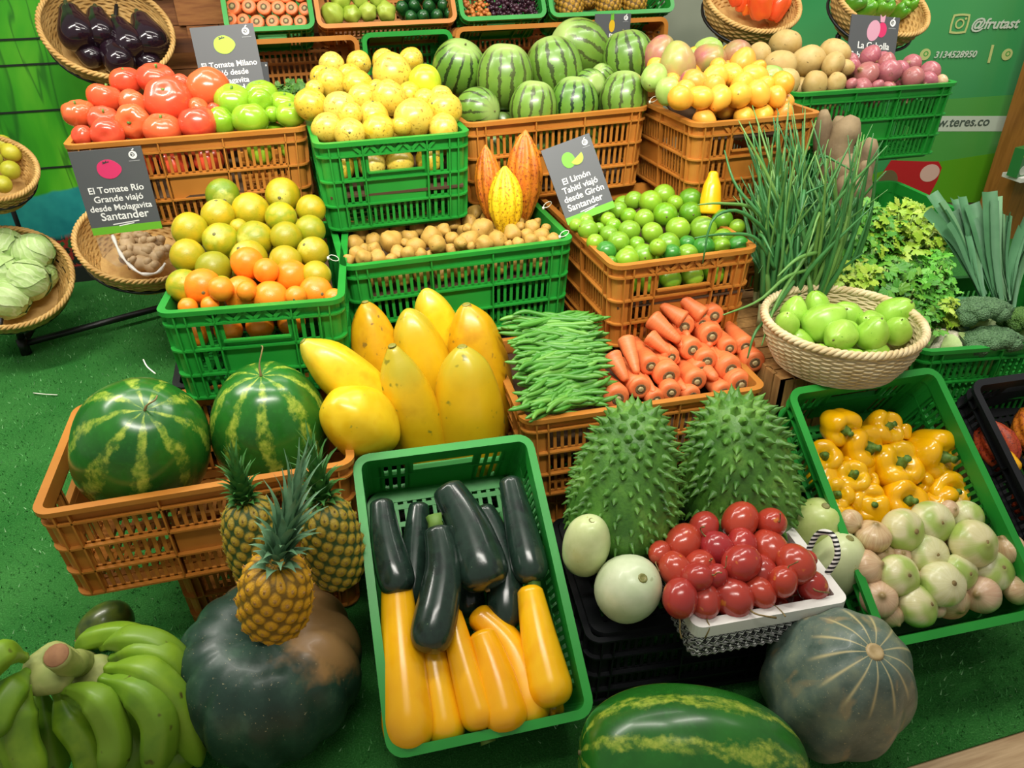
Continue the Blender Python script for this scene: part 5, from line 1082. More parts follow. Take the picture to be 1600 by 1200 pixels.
# ---------------------------------------------------------------- leafy greens
def m_leaf(n, a, b, c, rough=.45, trans=.15):
    s = NT(n); v = s.n('TexCoord').outputs['Object']; g = s.n('NewGeometry').outputs['Random Per Island']
    return s.done(s.mix(.55, s.ramp(g, [(0, a), (.55, b), (1, c)]), s.ramp(s.noise(v, 14, 3), [(.3, a), (.7, b)])), rough)
M_SCAL = m_leaf('spring_onion_leaf', '#2c6a34', '#4a8a48', '#8fb04a'); M_WHT = mat('white_stalk', ['#dfe6c0', '#b9d08a'], 20)
def tuft(label, bx, by, n, sd, spread, tips, extra=()):
    r = random.Random(sd); base = V((bx, by, .478)); e = empty('spring_onion_bunch', base); tag(e, label, 'spring onions', 'spring onion bunches'); ml_ = MB(); ms = MB()
    for k in range(n):
        a = r.uniform(0, 6.3); rr_ = r.uniform(.002, .035); b = V((rr_ * math.cos(a), rr_ * math.sin(a), 0))
        t = V((r.uniform(-spread, spread) * .75 + tips[0], r.uniform(-.1, .12) + tips[1], r.uniform(.28, .52) * (1.0 if r.random() < .7 else .75)))
        mid = b * 1.6 + V((t.x * .25, t.y * .25, t.z * .55)); kink = r.random() < .12
        P = [b, b * 1.3 + V((0, 0, .1)), mid, t]
        if kink: P[-1] = mid + V((t.x * .6, t.y * .6, t.z * .2)); P.append(P[-1] + V((t.x * 1.0 + r.uniform(-.08, .08), r.uniform(-.08, .04), -.03 - r.uniform(0, .06))))
        Q = spl3(P, 11); w_ = r.uniform(.0055, .0092); ml_.tube(Q[2:], [w_ * (1 - .85 * (i / 9) ** 2) for i in range(10)], 5)
        ms.tube(Q[:4], [w_ * .9] * 4, 5)
    for pts in extra:
        P = [at(px, py, y=yy) - base for px, py, yy in pts]; Q = spl3(P, 14); ml_.tube(Q, [.0055 * (1 - .7 * (i / 14) ** 2) for i in range(15)], 6)
    obj('leaves', ml_.mesh('leaves', M_SCAL), e); obj('white_stalks', ms.mesh('white_stalks', M_WHT), e)
b0 = at(1205, 470, y=1.70)
tuft('spring onion bunch next to the limes, its leaves drooping over them', 1.165, 1.62, 42, 1, .10, (-.02, .05), [[(1215, 440, 1.6), (1200, 370, 1.62), (1165, 335, 1.6), (1135, 330, 1.58), (1110, 350, 1.56), (1098, 412, 1.545)], [(1210, 420, 1.6), (1180, 372, 1.6), (1130, 366, 1.58), (1085, 372, 1.57)], [(1205, 400, 1.65), (1180, 330, 1.68), (1130, 318, 1.68), (1090, 320, 1.68)], [(1200, 420, 1.6), (1196, 350, 1.64), (1150, 290, 1.7), (1132, 235, 1.76)]])
tuft('spring onion bunch in the middle, standing tallest of the bunches', 1.225, 1.72, 52, 2, .11, (0, .06), [[(1225, 440, 1.68), (1205, 330, 1.75), (1190, 250, 1.8), (1185, 195, 1.84)], [(1225, 440, 1.68), (1215, 330, 1.75), (1206, 270, 1.8), (1200, 215, 1.84)]])
tuft('spring onion bunch beside the cassava roots', 1.315, 1.75, 48, 3, .10, (.0, .05), [[(1270, 430, 1.7), (1265, 330, 1.75), (1250, 280, 1.78), (1245, 230, 1.8)], [(1280, 430, 1.68), (1262, 350, 1.66), (1250, 310, 1.66), (1300, 285, 1.66)]])
tuft('spring onion bunch nearest the guava basket, leaves bent low', 1.235, 1.56, 34, 4, .12, (.03, .02), [[(1290, 405, 1.6), (1270, 420, 1.56), (1230, 432, 1.52), (1185, 470, 1.47), (1130, 492, 1.42)], [(1275, 395, 1.55), (1245, 405, 1.52), (1215, 432, 1.5)], [(1240, 440, 1.55), (1205, 490, 1.48), (1180, 520, 1.44), (1168, 560, 1.42)], [(1300, 340, 1.6), (1260, 400, 1.56), (1215, 470, 1.48), (1190, 540, 1.4)]])
tuft('spring onion bunch against the celery', 1.345, 1.62, 40, 5, .09, (.0, .04), [[(1300, 440, 1.6), (1310, 380, 1.62), (1308, 330, 1.66), (1306, 280, 1.7)]])
# celery
M_CEL = m_leaf('celery_leaf', '#357f1e', '#56a02a', '#8fbc38'); M_CELY = m_leaf('celery_leaf_yellow', '#7fae28', '#a4c438', '#c9d468'); M_PAR = m_leaf('parsley_leaf', '#3f9a24', '#6fc23c', '#8fd456'); M_CST = mat('celery_stalk', ['#8fbb4a', '#b4d27a'], 20)
def leaflet(r, L):
    mb = MB(); n = 20; pts = [(0, 0, 0)]
    for i in range(n + 1):
        a = -1.9 + 3.8 * i / n; rad = L * (.62 + .38 * math.cos(a * .9)) * (1 + (.10 if i % 2 else -.08)) * (.72 + .45 * abs(math.cos(a * 1.5)) ** .6)
        pts.append((rad * math.cos(a), rad * math.sin(a) * .85, .09 * L * math.sin(i * 2.1) - .3 * rad * rad / L))
    mb.add(pts, [(0, i, i + 1) for i in range(1, n + 1)]); return mb
LF = [leaflet(rng, 1) for _ in range(3)]
def leafclump(mb, p, size, r, up=V((0, -.4, 1))):
    up = (up + V((r.uniform(-.7, .7), r.uniform(-.7, .7), r.uniform(-.4, .4)))).normalized(); q = up.to_track_quat('Z', 'X').to_matrix().to_4x4() @ Matrix.Rotation(r.uniform(0, 6.3), 4, 'Z')
    for a in (-1.0, 0, 1.0):
        M_ = Matrix.Translation(p) @ q @ Matrix.Rotation(a, 4, 'Z') @ Matrix.Translation((size * .35, 0, 0)) @ Matrix.Rotation(r.uniform(-.5, .4), 4, 'Y') @ Matrix.Scale(size * r.uniform(.7, 1.1), 4); l = LF[r.randrange(3)]; mb.add(l.v, l.f, M_)
def greens(name, label, cat, poly, ytop, ybot, n, m, size, sd, stalk=True, lift=.03, group=None):
    r = random.Random(sd); lf = MB(); st = MB(); y0 = min(p[1] for p in poly); y1 = max(p[1] for p in poly); x0 = min(p[0] for p in poly); x1 = max(p[0] for p in poly); cnt = 0
    root = at((x0 + x1) / 2, y1, y=ybot + .06); root.z -= .1
    while cnt < n:
        px, py = r.uniform(x0, x1), r.uniform(y0, y1); ins = False; j = len(poly) - 1
        for i in range(len(poly)):
            (ax, ay), (bx, by) = poly[i], poly[j]
            if (ay > py) != (by > py) and px < (bx - ax) * (py - ay) / (by - ay) + ax: ins = not ins
            j = i
        if not ins: continue
        yy = ytop + (ybot - ytop) * (py - y0) / (y1 - y0) + r.uniform(-.02, .05); p = at(px, py, y=yy); leafclump(lf, p, size * r.uniform(.7, 1.25), r); cnt += 1
        if stalk and cnt % 3 == 0: st.tube(spl3([root + V((r.uniform(-.03, .03), r.uniform(-.03, .03), 0)), (root + p) / 2 + V((0, .02, .02)), p], 8), [.006, .006, .006, .005, .005, .004, .004, .003, .002], 6)
    e = empty(name, root); tag(e, label, cat, group)
    for nm, b, mm in (('leaves', lf, m), ('stalks', st, M_CST)):
        if b.v: b.v = [tuple(V(v) - root) for v in b.v]; obj(nm, b.mesh(nm, mm), e)
greens('celery_bunch', 'dark green celery leaves next to the spring onions', 'celery', [(1312, 345), (1350, 318), (1400, 335), (1405, 400), (1360, 440), (1312, 425)], 1.72, 1.56, 161, M_CEL, 0.023, 11)
greens('celery_bunch', 'tall yellowish celery tops below the green crate', 'celery', [(1375, 340), (1425, 308), (1450, 318), (1445, 345), (1475, 365), (1480, 395), (1440, 405), (1400, 395), (1365, 385)], 1.74, 1.60, 119, M_CELY, 0.023, 12)
greens('celery_bunch', 'yellow green celery leaves drooping over the back of the guava basket', 'celery', [(1310, 410), (1350, 405), (1372, 420), (1365, 450), (1310, 440)], 1.58, 1.52, 44, M_CELY, 0.020, 13)
greens('celery_bunch', 'green celery leaves between the guava basket and the parsley', 'celery', [(1365, 420), (1420, 395), (1450, 440), (1445, 500), (1420, 510), (1385, 470)], 1.60, 1.43, 127, M_CEL, 0.020, 14)
greens('parsley_bunch', 'bright green curly parsley beside the broccoli', 'parsley', [(1440, 395), (1485, 385), (1492, 450), (1490, 470), (1450, 500), (1435, 450)], 1.60, 1.45, 190, M_PAR, .014, 15)
greens('celery_bunch', 'small yellow celery tuft against the upper broccoli', 'celery', [(1468, 470), (1497, 465), (1500, 510), (1465, 520)], 1.44, 1.40, 44, M_CELY, 0.016, 16)
greens('celery_bunch', 'loose green celery leaves above the cauliflower', 'celery', [(1420, 480), (1470, 475), (1468, 518), (1440, 525)], 1.44, 1.39, 68, M_CEL, 0.016, 17)
# leeks
M_LEEK = m_leaf('leek_leaf', '#356c42', '#589062', '#84b07c'); M_LEEK.node_tree.nodes['Principled BSDF'].inputs['Roughness'].default_value = .5
def leek(label, base, tips, yb, yt, w_, sd):
    r = random.Random(sd); b = at(*base, y=yb); e = empty('leek', b); tag(e, label, 'leek', 'leeks'); lf = MB()
    for (px, py, k) in [t_ for q_ in tips for t_ in (q_, (q_[0] + r.uniform(-9, 9), q_[1] + r.uniform(8, 30), q_[2] * .8))]:
        t = at(px, py, y=yt + r.uniform(-.04, .04)) - b; P = spl3([V((0, 0, 0)), t * .35 + V((0, .02, .02)), t * .7 + V((0, .015, .02)), t], 9)
        ww = [w_ * 1.15 * k * (.55 + .5 * math.sin(min(1, i / 6) * pi / 2)) for i in range(10)]; lf.ribbon(P, ww, (r.uniform(-.5, .5), -1, .3), r.uniform(.35, .9))
    obj('leaves', lf.mesh('leaves', M_LEEK), e)
    d = V((0, .05, -.16)); obj('white_shank', MB().tube([d, d * .6, d * .25], [.014, .014, .015], 12).mesh('white_shank', M_WHT), e)
LW = 1.45
leek('leek with leaves fanned towards the parsley', (1535, 462), [(1452, 305, 1), (1466, 318, .8), (1490, 312, .9), (1500, 308, .8), (1475, 345, .7)], 1.52, 1.72, .016, 1)
leek('leek with the broadest leaf, cut square at the top', (1560, 470), [(1515, 320, 1), (1522, 336, 1.2), (1535, 335, 1), (1544, 300, .9), (1552, 308, .8)], 1.50, 1.68, .018, 2)
leek('leek of narrow upright leaves beside the broadest one', (1575, 470), [(1558, 335, .7), (1565, 333, .6), (1572, 336, .7), (1576, 335, .6), (1548, 350, .8)], 1.50, 1.68, .014, 3)
leek('leek cut off by the picture edge, leaning outward', (1578, 480), [(1600, 348, 1.1), (1620, 360, 1), (1596, 380, .8), (1612, 345, .8)], 1.50, 1.66, .017, 4)
leek('leek with a folded drooping leaf over the parsley', (1535, 470), [(1508, 345, .8), (1518, 350, .9), (1496, 378, .9), (1480, 350, .6)], 1.50, 1.66, .015, 5)
# broccoli and cauliflower
def m_broc(n, a, b, c):
    s = NT(n); v = s.coord(); f = s.voro(v, 17); f2 = s.noise(v, 3, 3)
    return s.done(s.mix(s.math('MULTIPLY', f, 1.0), s.ramp(f2, [(.3, a), (.7, b)]), lin(c)), .65, f, .9, dist=.004)
mbr = m_broc('broccoli_floret', '#5f8a58', '#7ba672', '#3a5c3a'); mbr2 = m_broc('broccoli_floret_green', '#5a8f3a', '#7aae4a', '#33561f')
def broccoli(c, hw, hh, label, m, sd):
    r_ = random.Random(sd); r = hw * depth(c) / FPX; k_ = hh / hw; mb = MB()
    for k in range(26):
        a = k * 2.4; q = math.sqrt((k + .5) / 26); p = V((q * .78 * math.cos(a), q * .78 * math.sin(a), .55 * math.sqrt(1 - q * q) - .1)); s_ = r_.uniform(.3, .38)
        t = MB().lathe(egg(.9), 20, 12); rough_up(t, .25, 3.2, k); mb.add([V(v) * s_ + p for v in t.v], t.f)
    o = obj('broccoli_head', mb.mesh('broccoli_head', m), None, c, Euler((-.35, 0, 0)), (r, r, r * max(k_, .8))); tag(o, label, 'broccoli')
    obj('stalk', MB().tube([(0, .1, -.2), (0, .25, -.9), (0, .3, -1.3)], [.38, .3, .32], 12).mesh('stalk', M_CST), o)
    lf = MB(); lf.ribbon(spl3([(-.3, .5, -.5), (-.5, .75, .2), (-.3, .7, .55), (.15, .6, .6)], 8), [.1, .16, .2, .22, .22, .2, .16, .1, .02], (0, -1, .4), .2); obj('leaf', lf.mesh('leaf', M_LEEK), o)
broccoli(at(1531, 492, y=1.40), 43, 38, 'blue green broccoli head below the leeks, upper of two', mbr, 1)
broccoli(at(1546, 538, y=1.335), 46, 32, 'blue green broccoli head against the crate rim, lower of two', mbr, 2)
broccoli(at(1600, 505, y=1.38), 34, 34, 'brighter green broccoli head at the picture edge', mbr2, 3)
cc = at(1474, 538, y=1.40); rc = 40 * depth(cc) / FPX
mcf = mat('cauliflower_curd', ['#dcd8b8', '#efe9cf'], 6, bump=.6, bsc=16, rough=.7, dist=.004)
o = obj('cauliflower', rough_up(MB().lathe(egg(.7), 24, 14), .15, 4, 1).mesh('cauliflower', mcf), None, cc, None, rc * .85); tag(o, 'cauliflower wrapped in its pale green leaves in the crate corner', 'cauliflower')
mcl = m_leaf('cauliflower_leaf', '#8fb45c', '#b4cc84', '#d5e0a4')
for k, (a, z) in enumerate(((.3, .2), (1.3, .35), (2.2, .3), (3.1, .15), (4.2, .0), (5.2, .05), (5.9, .1))):
    lf = MB(); u = V((math.cos(a), math.sin(a), 0)); lf.ribbon(spl3([u * .5 + V((0, 0, -.6)), u * 1.05 + V((0, 0, -.1)), u * 1.0 + V((0, 0, .45)), u * .45 + V((0, 0, .75 + z * .3))], 8), [.3, .38, .45, .48, .48, .45, .38, .28, .08], -u, -.25); obj('leaf', lf.mesh('leaf', mcl), o)
# cassava roots
mcs = mat('cassava_bark', ['#6f5c44', '#94805e', '#7d6a4c'], 9, 4, .75, bump=.6, bsc=40, st=(1, 1, .6), dist=.004)
def root(pts, y, hw, label, name='cassava_root', m=mcs, cat='cassava', group='upright cassava roots', sd=1, down=.14, tap=True):
    P = [at(px, py, y=y) for px, py in pts]; d = P[-1] - P[-2]; P.append(P[-1] + V((0, 0, -down)) if down else P[-1] + d * .2); r = hw * depth(P[0]) / FPX; Q = spl3(P, 16); rr_ = random.Random(sd)
    rd = [r * (min(1, .35 + i * .22) if tap else 1) * (1 - .012 * i) * rr_.uniform(.93, 1.06) for i in range(17)]; rd[-1] *= .4; mb = MB(); mb.tube(Q, rd, 14); o = worldmesh(rough_up(mb, .0, 1), name, m, base=True); tag(o, label, cat, group); return o
root([(1288, 172), (1286, 240), (1292, 290)], 2.05, 16, 'cassava root closest to the mango crate', sd=1)
root([(1312, 182), (1304, 240), (1300, 300)], 2.06, 17, 'cassava root behind the thick forked one', sd=2)
root([(1336, 182), (1315, 222), (1303, 270)], 2.0, 23, 'thickest cassava root, leaning against the green crate', sd=3)
root([(1364, 216), (1350, 250), (1342, 300)], 2.02, 18, 'cassava root with a pale broken tip standing furthest towards the banner', sd=4)
root([(1328, 240), (1318, 275), (1312, 310)], 1.96, 23, 'short cassava root in front of the thickest one', sd=5)
root([(1352, 252), (1350, 290), (1352, 330)], 1.93, 13, 'thin reddish cassava root below the pale tipped one', sd=6)
root([(1332, 272), (1326, 300), (1320, 335)], 1.90, 24, 'lowest cassava root, just above the celery', sd=7, down=.08)

# ---------------------------------------------------------------- signs
M_SIGN = plain('grey_sign_board', '#55585a', .5); M_SGRN = plain('sign_green', '#6cb52c', .5); M_SWHT = plain('sign_white', '#f2f2ee', .5); M_SPNK = plain('sign_pink', '#d9356a', .5); M_SLIM = plain('sign_lime', '#a6cf3a', .5); M_SYEL = plain('sign_yellow', '#d9b21e', .5); M_SDRK = plain('sign_dark', '#3c3f40', .5); M_SLIL = plain('sign_lilac', '#d9a0b4', .5)
def text_mesh(body, size, bold=.0, align='CENTER', ext=.0006, shear=0):
    cu = bpy.data.curves.new('t', 'FONT'); cu.body = body; cu.size = size; cu.align_x = align; cu.align_y = 'CENTER'; cu.extrude = ext; cu.offset = bold; cu.resolution_u = 3; cu.shear = shear
    o = bpy.data.objects.new('t', cu); me = bpy.data.meshes.new_from_object(o); bpy.data.objects.remove(o); bpy.data.curves.remove(cu); return me
def disc(pts, t=.0008):
    n = len(pts); mb = MB(); mb.add([(x, y, z) for z in (-t, t) for x, y in pts], [tuple(reversed(range(n))), tuple(range(n, 2 * n))] + [(i, (i + 1) % n, n + (i + 1) % n, n + i) for i in range(n)]); return mb
def ell(cx, cy, a, b, n=28, a0=0, a1=360, rot=0):
    c, s_ = math.cos(rot), math.sin(rot); return [(cx + a * math.cos(t) * c - b * math.sin(t) * s_, cy + a * math.cos(t) * s_ + b * math.sin(t) * c) for t in (math.radians(a0 + (a1 - a0) * i / (n if a1 - a0 < 360 else n)) for i in range(n + (1 if a1 - a0 < 360 else 0)))]
def sign(label, TL, TR, BL, yt, yb, lines, pic, W=None):
    a, b, c = at(*TL, y=yt), at(*TR, y=yt), at(*BL, y=yb); ex = (b - a).normalized(); W = (b - a).length; H = (a - c).length; ey = (a - c); ey = (ey - ex * ey.dot(ex)).normalized(); ez = ex.cross(ey); H = (a - c).dot(ey)
    M_ = Matrix((ex, ey, ez)).transposed().to_4x4(); M_ = Matrix.Translation(a - ey * H / 2 + ex * W / 2) @ M_
    e = empty('price_sign', M=M_); tag(e, label, 'sign'); F = .0022
    obj('board', MB().box((0, 0, 0), (W, H, .004)).mesh('board', M_SIGN, False), e)
    if H > W * 1.1: obj('green_band', MB().box((0, -H / 2 + H * .045, .0003), (W, H * .09, .0042)).mesh('green_band', M_SGRN, False), e)
    T = lambda me, x, y, m, n='lettering': (me.materials.append(m) if not me.materials else None, obj(n, me, e, (x, y, F)))
    y = H * (.5 - .47)
    for s_, sz, x in lines:
        me = text_mesh(s_, sz * W, .012 * sz * W); me.materials.append(M_SWHT); obj('lettering', me, e, (x * W, y, F)); y -= sz * W * 1.02
    if len(lines) > 3:
        for dy, x0, x1 in ((.0, -.18, .2), (.018, -.1, .12)): obj('underline', MB().bar((x0 * W, y + .05 * W - dy * 1.6 * W, F), (x1 * W, y + .075 * W - dy * 1.6 * W, F), .014 * W, .0010).mesh('underline', M_SWHT, False), e)
    # emblem: a round fruit with a curl and a leaf
    lx, ly, lr = W * .36, H * .41, W * .058
    mb = MB(); O, I = ell(lx, ly, lr, lr, 30), ell(lx - lr * .1, ly + lr * .08, lr * .55, lr * .55, 30); n = 30
    mb.add([(x, y_, z) for P, z in ((O, F - .0006), (O, F + .0006), (I, F + .0006), (I, F - .0006)) for x, y_ in P], [(k * n + i, k * n + (i + 1) % n, ((k + 1) % 4) * n + (i + 1) % n, ((k + 1) % 4) * n + i) for k in range(4) for i in range(n)])
    mb.tube([(lx - lr * .55, ly + lr * .2, F), (lx - lr * .2, ly + lr * .25, F), (lx + .15 * lr, ly + .1 * lr, F), (lx, ly - lr * .25, F), (lx - .25 * lr, ly - .1 * lr, F)], [.0005, lr * .1, lr * .14, lr * .12, .0005], 6); mb.bar((lx, ly + lr * 1.15, F), (lx + lr * .5, ly + lr * 1.55, F), lr * .28, .001)
    obj('emblem', mb.mesh('emblem', M_SWHT, False), e)
    mb = MB(); mb.box((lx, ly - lr * 1.5, F), (lr * 2.6, lr * .22, .0006)); obj('emblem_strip', mb.mesh('emblem_strip', plain('sign_pale', '#8d9092'), False), e)
    px, py = -.02 * W, H * .27
    def S(pts, m, z=0): obj('picture', disc(pts).mesh('picture', m, False), e, (0, 0, F + z))
    if pic in ('tomato', 'gtomato'):
        S([(px + W * .17 * math.cos(t) * (1 + .05 * math.cos(3 * t)), py + W * .135 * math.sin(t) * (1 - .05 * math.cos(2 * t))) for t in (2 * pi * i / 36 for i in range(36))], M_SPNK if pic == 'tomato' else M_SLIM)
        mb = MB()
        for a_ in (.3, 1.3, 2.6, 3.6): mb.bar((px - .02 * W, py + .1 * W, F + .001), (px - .02 * W + .05 * W * math.cos(a_), py + .1 * W + .03 * W * math.sin(a_), F + .001), .012 * W, .0012)
        obj('picture', mb.mesh('picture', M_SDRK, False), e)
    if pic == 'lime': S(ell(px - .04 * W, py - .0 * H, .13 * W, .15 * W), M_SGRN); S(ell(px + .12 * W, py + .0 * W, .14 * W, .14 * W, 20, 180, 360, .45), M_SLIM, .001)
    if pic == 'onion':
        S(ell(px, py, .13 * W, .17 * W, 28, rot=-.25), M_SLIL); S(ell(px + .17 * W, py + .02 * W, .1 * W, .12 * W), M_SPNK, -.0002); S([(px + .12 * W, py + .14 * W), (px + .2 * W, py + .14 * W), (px + .21 * W, py + .26 * W), (px + .15 * W, py + .22 * W), (px + .1 * W, py + .26 * W)], M_SLIL, .0004)
    if pic == 'pine': S(ell(px, py - .02 * H, .08 * W, .15 * W), M_SYEL); S([(px - .05 * W, py + .12 * W), (px + .05 * W, py + .12 * W), (px + .03 * W, py + .3 * W), (px, py + .22 * W), (px - .03 * W, py + .28 * W)], M_SGRN, .0004)
    return e
sign('grey sign with a pink tomato clipped on the tomato crate', (106, 238), (220, 228), (146, 368), 2.148, 2.14, [('El Tomate Río', .135, -.0), ('Grande viajó', .135, .0), ('desde Molagavita', .128, .0), ('Santander', .17, .02)], 'tomato')
sign('grey sign with a light green tomato standing behind the tomatoes', (296, 44), (395, 36), (325, 172), 2.62, 2.56, [('El Tomate Milano', .125, 0), ('viajó desde', .125, 0), ('Molagavita', .125, 0), ('Santander', .16, 0)], 'gtomato')
sign('grey sign with a cut lime tucked into the lime crate', (845, 236), (920, 208), (880, 355), 1.93, 1.84, [('El Limón', .165, -.03), ('Tahití viajó', .165, -.01), ('desde Girón', .165, .01), ('Santander', .18, -.03)], 'lime')
sign('grey sign with an onion standing behind the red onions', (1331, 22), (1406, 28), (1316, 122), 2.56, 2.51, [('La Cebolla', .155, .02), ('Cabezona Roja', .15, -.02), ('viajó desde', .15, 0), ('Santander', .15, 0)], 'onion')
sign('grey sign with a pineapple hanging on the wall shelf', (930, 22), (986, 21), (927, 96), 3.1, 3.1, [('La Piña', .16, -.05), ('viajó desde', .15, 0), ('Lebrija', .15, 0), ('Santander', .15, 0)], 'pine') if False else sign('grey sign with a pineapple hanging on the wall shelf', (930, 22), (986, 21), (927, 96), 3.1, 3.1, [('La Piña', .17, -.05), ('viajó', .16, 0)], 'pine')
sign('narrow grey sign with only an emblem beside the green tomato sign', (396, 97), (418, 97), (410, 150), 3.10, 3.10, [], '')
sign('dark grey sign with only an emblem under the orange pepper basket', (1150, 70), (1205, 74), (1146, 118), 2.9, 2.9, [], '')
# white cable ties between neighbouring crates
M_TIE = plain('white_nylon', '#e8ead8', .4)
for (a, b, yy, lab) in (((512, 398), (530, 402), 1.78, 'white cable tie joining the orange and potato crates'), ((845, 322), (866, 312), 1.95, 'white cable tie joining potato and lime crates near the sign'), ((872, 366), (892, 358), 1.76, 'white cable tie joining potato and lime crates near their fronts'), ((1012, 156), (1032, 148), 2.1, 'white cable tie joining the watermelon and mango crates')):
    A, B = at(*a, y=yy), at(*b, y=yy); m_ = (A + B) / 2; d = (B - A); L = d.length; d.normalize(); P = [m_ + d * (.012 * math.cos(t)) + V((0, 0, .007 * math.sin(t) - .005)) for t in (2 * pi * i / 20 for i in range(20))]
    mb = MB(); mb.tube(P, .0011, 5, closed=True); mb.box(tuple(m_ - d * .014 + V((0, -.003, -.008))), (.005, .005, .008)); tag(worldmesh(mb, 'cable_tie', M_TIE), lab, 'cable tie')
mb = MB(); mb.tube(spl3([at(52, 614, z=.006), at(70, 616, z=.012), at(90, 617, z=.006)], 8), .002, 5); tag(worldmesh(mb, 'plastic_strip', M_TIE), 'loose white plastic strip lying on the turf', 'strip')
mb = MB(); mb.tube(spl3([at(224, 562, y=1.62), at(230, 573, y=1.6), at(243, 584, y=1.58)], 8), .0016, 5); tag(worldmesh(mb, 'cable_tie', M_TIE), 'white cable tie end poking up behind the outer big watermelon', 'cable tie')
# ---------------------------------------------------------------- baskets on the wall rack, left
def tiltM(rx, ry): return Euler((Rad(rx), Rad(ry), 0)).to_matrix().to_4x4()
def wallbasket(label, px, py, d, r, h, rb, rx, ry):
    """px, py: centre of the rim"""
    c = at(px, py, d=d); M_ = tiltM(rx, ry); return basket(label, c - M_.to_3x3() @ V((0, 0, h)), r, h, rb, M_, M_WV2, 12)
BE = wallbasket('tilted golden wicker basket of eggplants on the wall rack', 168, 45, 2.85, .222, .12, .16, 38, 17)
BL = wallbasket('golden wicker basket of yellow green limes by the picture edge', -18, 262, 2.75, .15, .12, .11, 30, 18)
BCb = wallbasket('golden wicker basket of cabbages low on the wall rack', 8, 432, 2.8, .215, .14, .15, 34, 14)
BG = wallbasket('golden wicker basket of ginger under the tomato crate', 222, 372, 2.75, .215, .13, .15, 24, 10)
def inb(B_, px, py, hz): n = B_.matrix_basis.to_3x3() @ V((0, 0, 1)); return hit(px, py, B_.matrix_basis @ V((0, 0, hz)), n)
for (a, b, hw, hz, lab) in (((108, 22), (130, 66), 29, .10, 'eggplant nearest the green mural in the wicker basket'), ((150, 20), (162, 70), 26, .10, 'eggplant with a ragged cap, second from the mural'), ((182, 40), (212, 82), 26, .10, 'eggplant third along the back of the wicker basket'), ((218, 32), (244, 80), 28, .10, 'eggplant nearest the wooden wall'),
                        ((166, 70), (196, 104), 24, .085, 'eggplant in front, alone in the middle of the front row'), ((112, 70), (160, 95), 18, .06, 'eggplant hidden along the front rim nearest the mural'), ((212, 96), (240, 96), 19, .055, 'eggplant hidden along the front rim nearest the wooden wall')):
    A, B_ = inb(BE, *a, hz), inb(BE, *b, hz); r = hw * depth(A) / FPX; d = (A - B_); inst('eggplant', (A + B_) / 2, (r, r, max(d.length / 2.9, r * .85)), zq(d + V((0, .02, .03))), lab, 'eggplant', 'eggplants in the wicker basket')
for i, (px, py, r, lab) in enumerate(((18, 238, 15, 'yellow green mandarin lime by the upper rim of the edge basket'), (5, 225, 14, 'yellow green mandarin lime topmost in the edge basket'), (16, 266, 15, 'yellow green mandarin lime in the middle of the edge basket'), (4, 288, 14, 'yellow green mandarin lime lowest in the edge basket'), (-10, 250, 14, 'yellow green mandarin lime cut off by the picture edge'))):
    p = inb(BL, px, py, .09); inst('ylime', p, r * depth(p) / FPX, rq(), lab, 'mandarin lime', 'limes in the edge basket')
for i, (px, py, r, hz, lab) in enumerate(((53, 396, 29, .12, 'cabbage highest in the low basket'), (46, 438, 30, .12, 'cabbage in the middle of the low basket with pale veins'), (10, 386, 27, .11, 'smooth green cabbage against the back of the low basket'), (5, 425, 26, .11, 'cabbage cut off by the picture edge'), (15, 468, 30, .09, 'whitish cabbage lowest by the basket rim'), (66, 430, 22, .06, 'darker cabbage tucked against the outer rim'))):
    p = inb(BCb, px, py, hz); inst('cabbage', p, r * depth(p) / FPX, rq(), lab, 'cabbage', 'cabbages in the low basket')
mgi = mat('ginger_skin', ['#a98d66', '#c3a981'], 14, 4, .6, bump=.3, bsc=50, dist=.003)
for i, (pts, hw, lab) in enumerate((([(222, 378), (236, 380), (250, 378)], 7, 'ginger root high against the crate'), ([(205, 392), (225, 394), (248, 402)], 9, 'long ginger root in the middle of the basket'), ([(206, 410), (225, 412), (243, 418)], 8, 'ginger root along the lower rim'), ([(200, 372), (198, 390), (200, 402)], 8, 'upright ginger root behind the plastic film'), ([(236, 388), (250, 395), (262, 392)], 8, 'ginger root beside the orange crate'), ([(215, 370), (224, 374), (232, 372)], 7, 'knobbly ginger root at the top of the heap'))):
    P = [inb(BG, x, y, .095 if i != 2 else .085) for x, y in pts]; r = hw * 1.45 * depth(P[0]) / FPX; Q = spl3([P[1] + (p - P[1]) * 1.35 for p in P], 12); rg = random.Random(i); rd = [r * rg.uniform(.75, 1.15) * (.4 if k in (0, 12) else 1) for k in range(13)]; mb = MB(); mb.tube(Q, rd, 12)
    for k in (3, 7, 10): mb.tube([Q[k], Q[k] + V((rg.uniform(-.01, .01), -.012, .016)) * 1.1, Q[k] + V((rg.uniform(-.02, .02), -.02, .026))], [r * .7, r * .6, r * .25], 9)
    o = worldmesh(mb, 'ginger_root', mgi); tag(o, lab, 'ginger', 'ginger roots in the basket')
s = NT('clear_film'); s.b.inputs['Transmission Weight'].default_value = .95; s.b.inputs['IOR'].default_value = 1.1; M_FILM = s.done(lin('#f2f4f0'), .15)
A = [inb(BG, x, y, .115) for x, y in ((176, 368), (186, 392), (200, 412), (222, 428), (246, 426), (258, 412))]
mb = MB(); mb.tube(spl3(A, 24), [.006 + .002 * math.sin(i * 1.3) for i in range(25)], 6); o = worldmesh(mb, 'plastic_bag', plain('milky_film', '#d9d6cc', .25)); tag(o, 'crumpled clear plastic bag edge over the ginger', 'plastic bag')
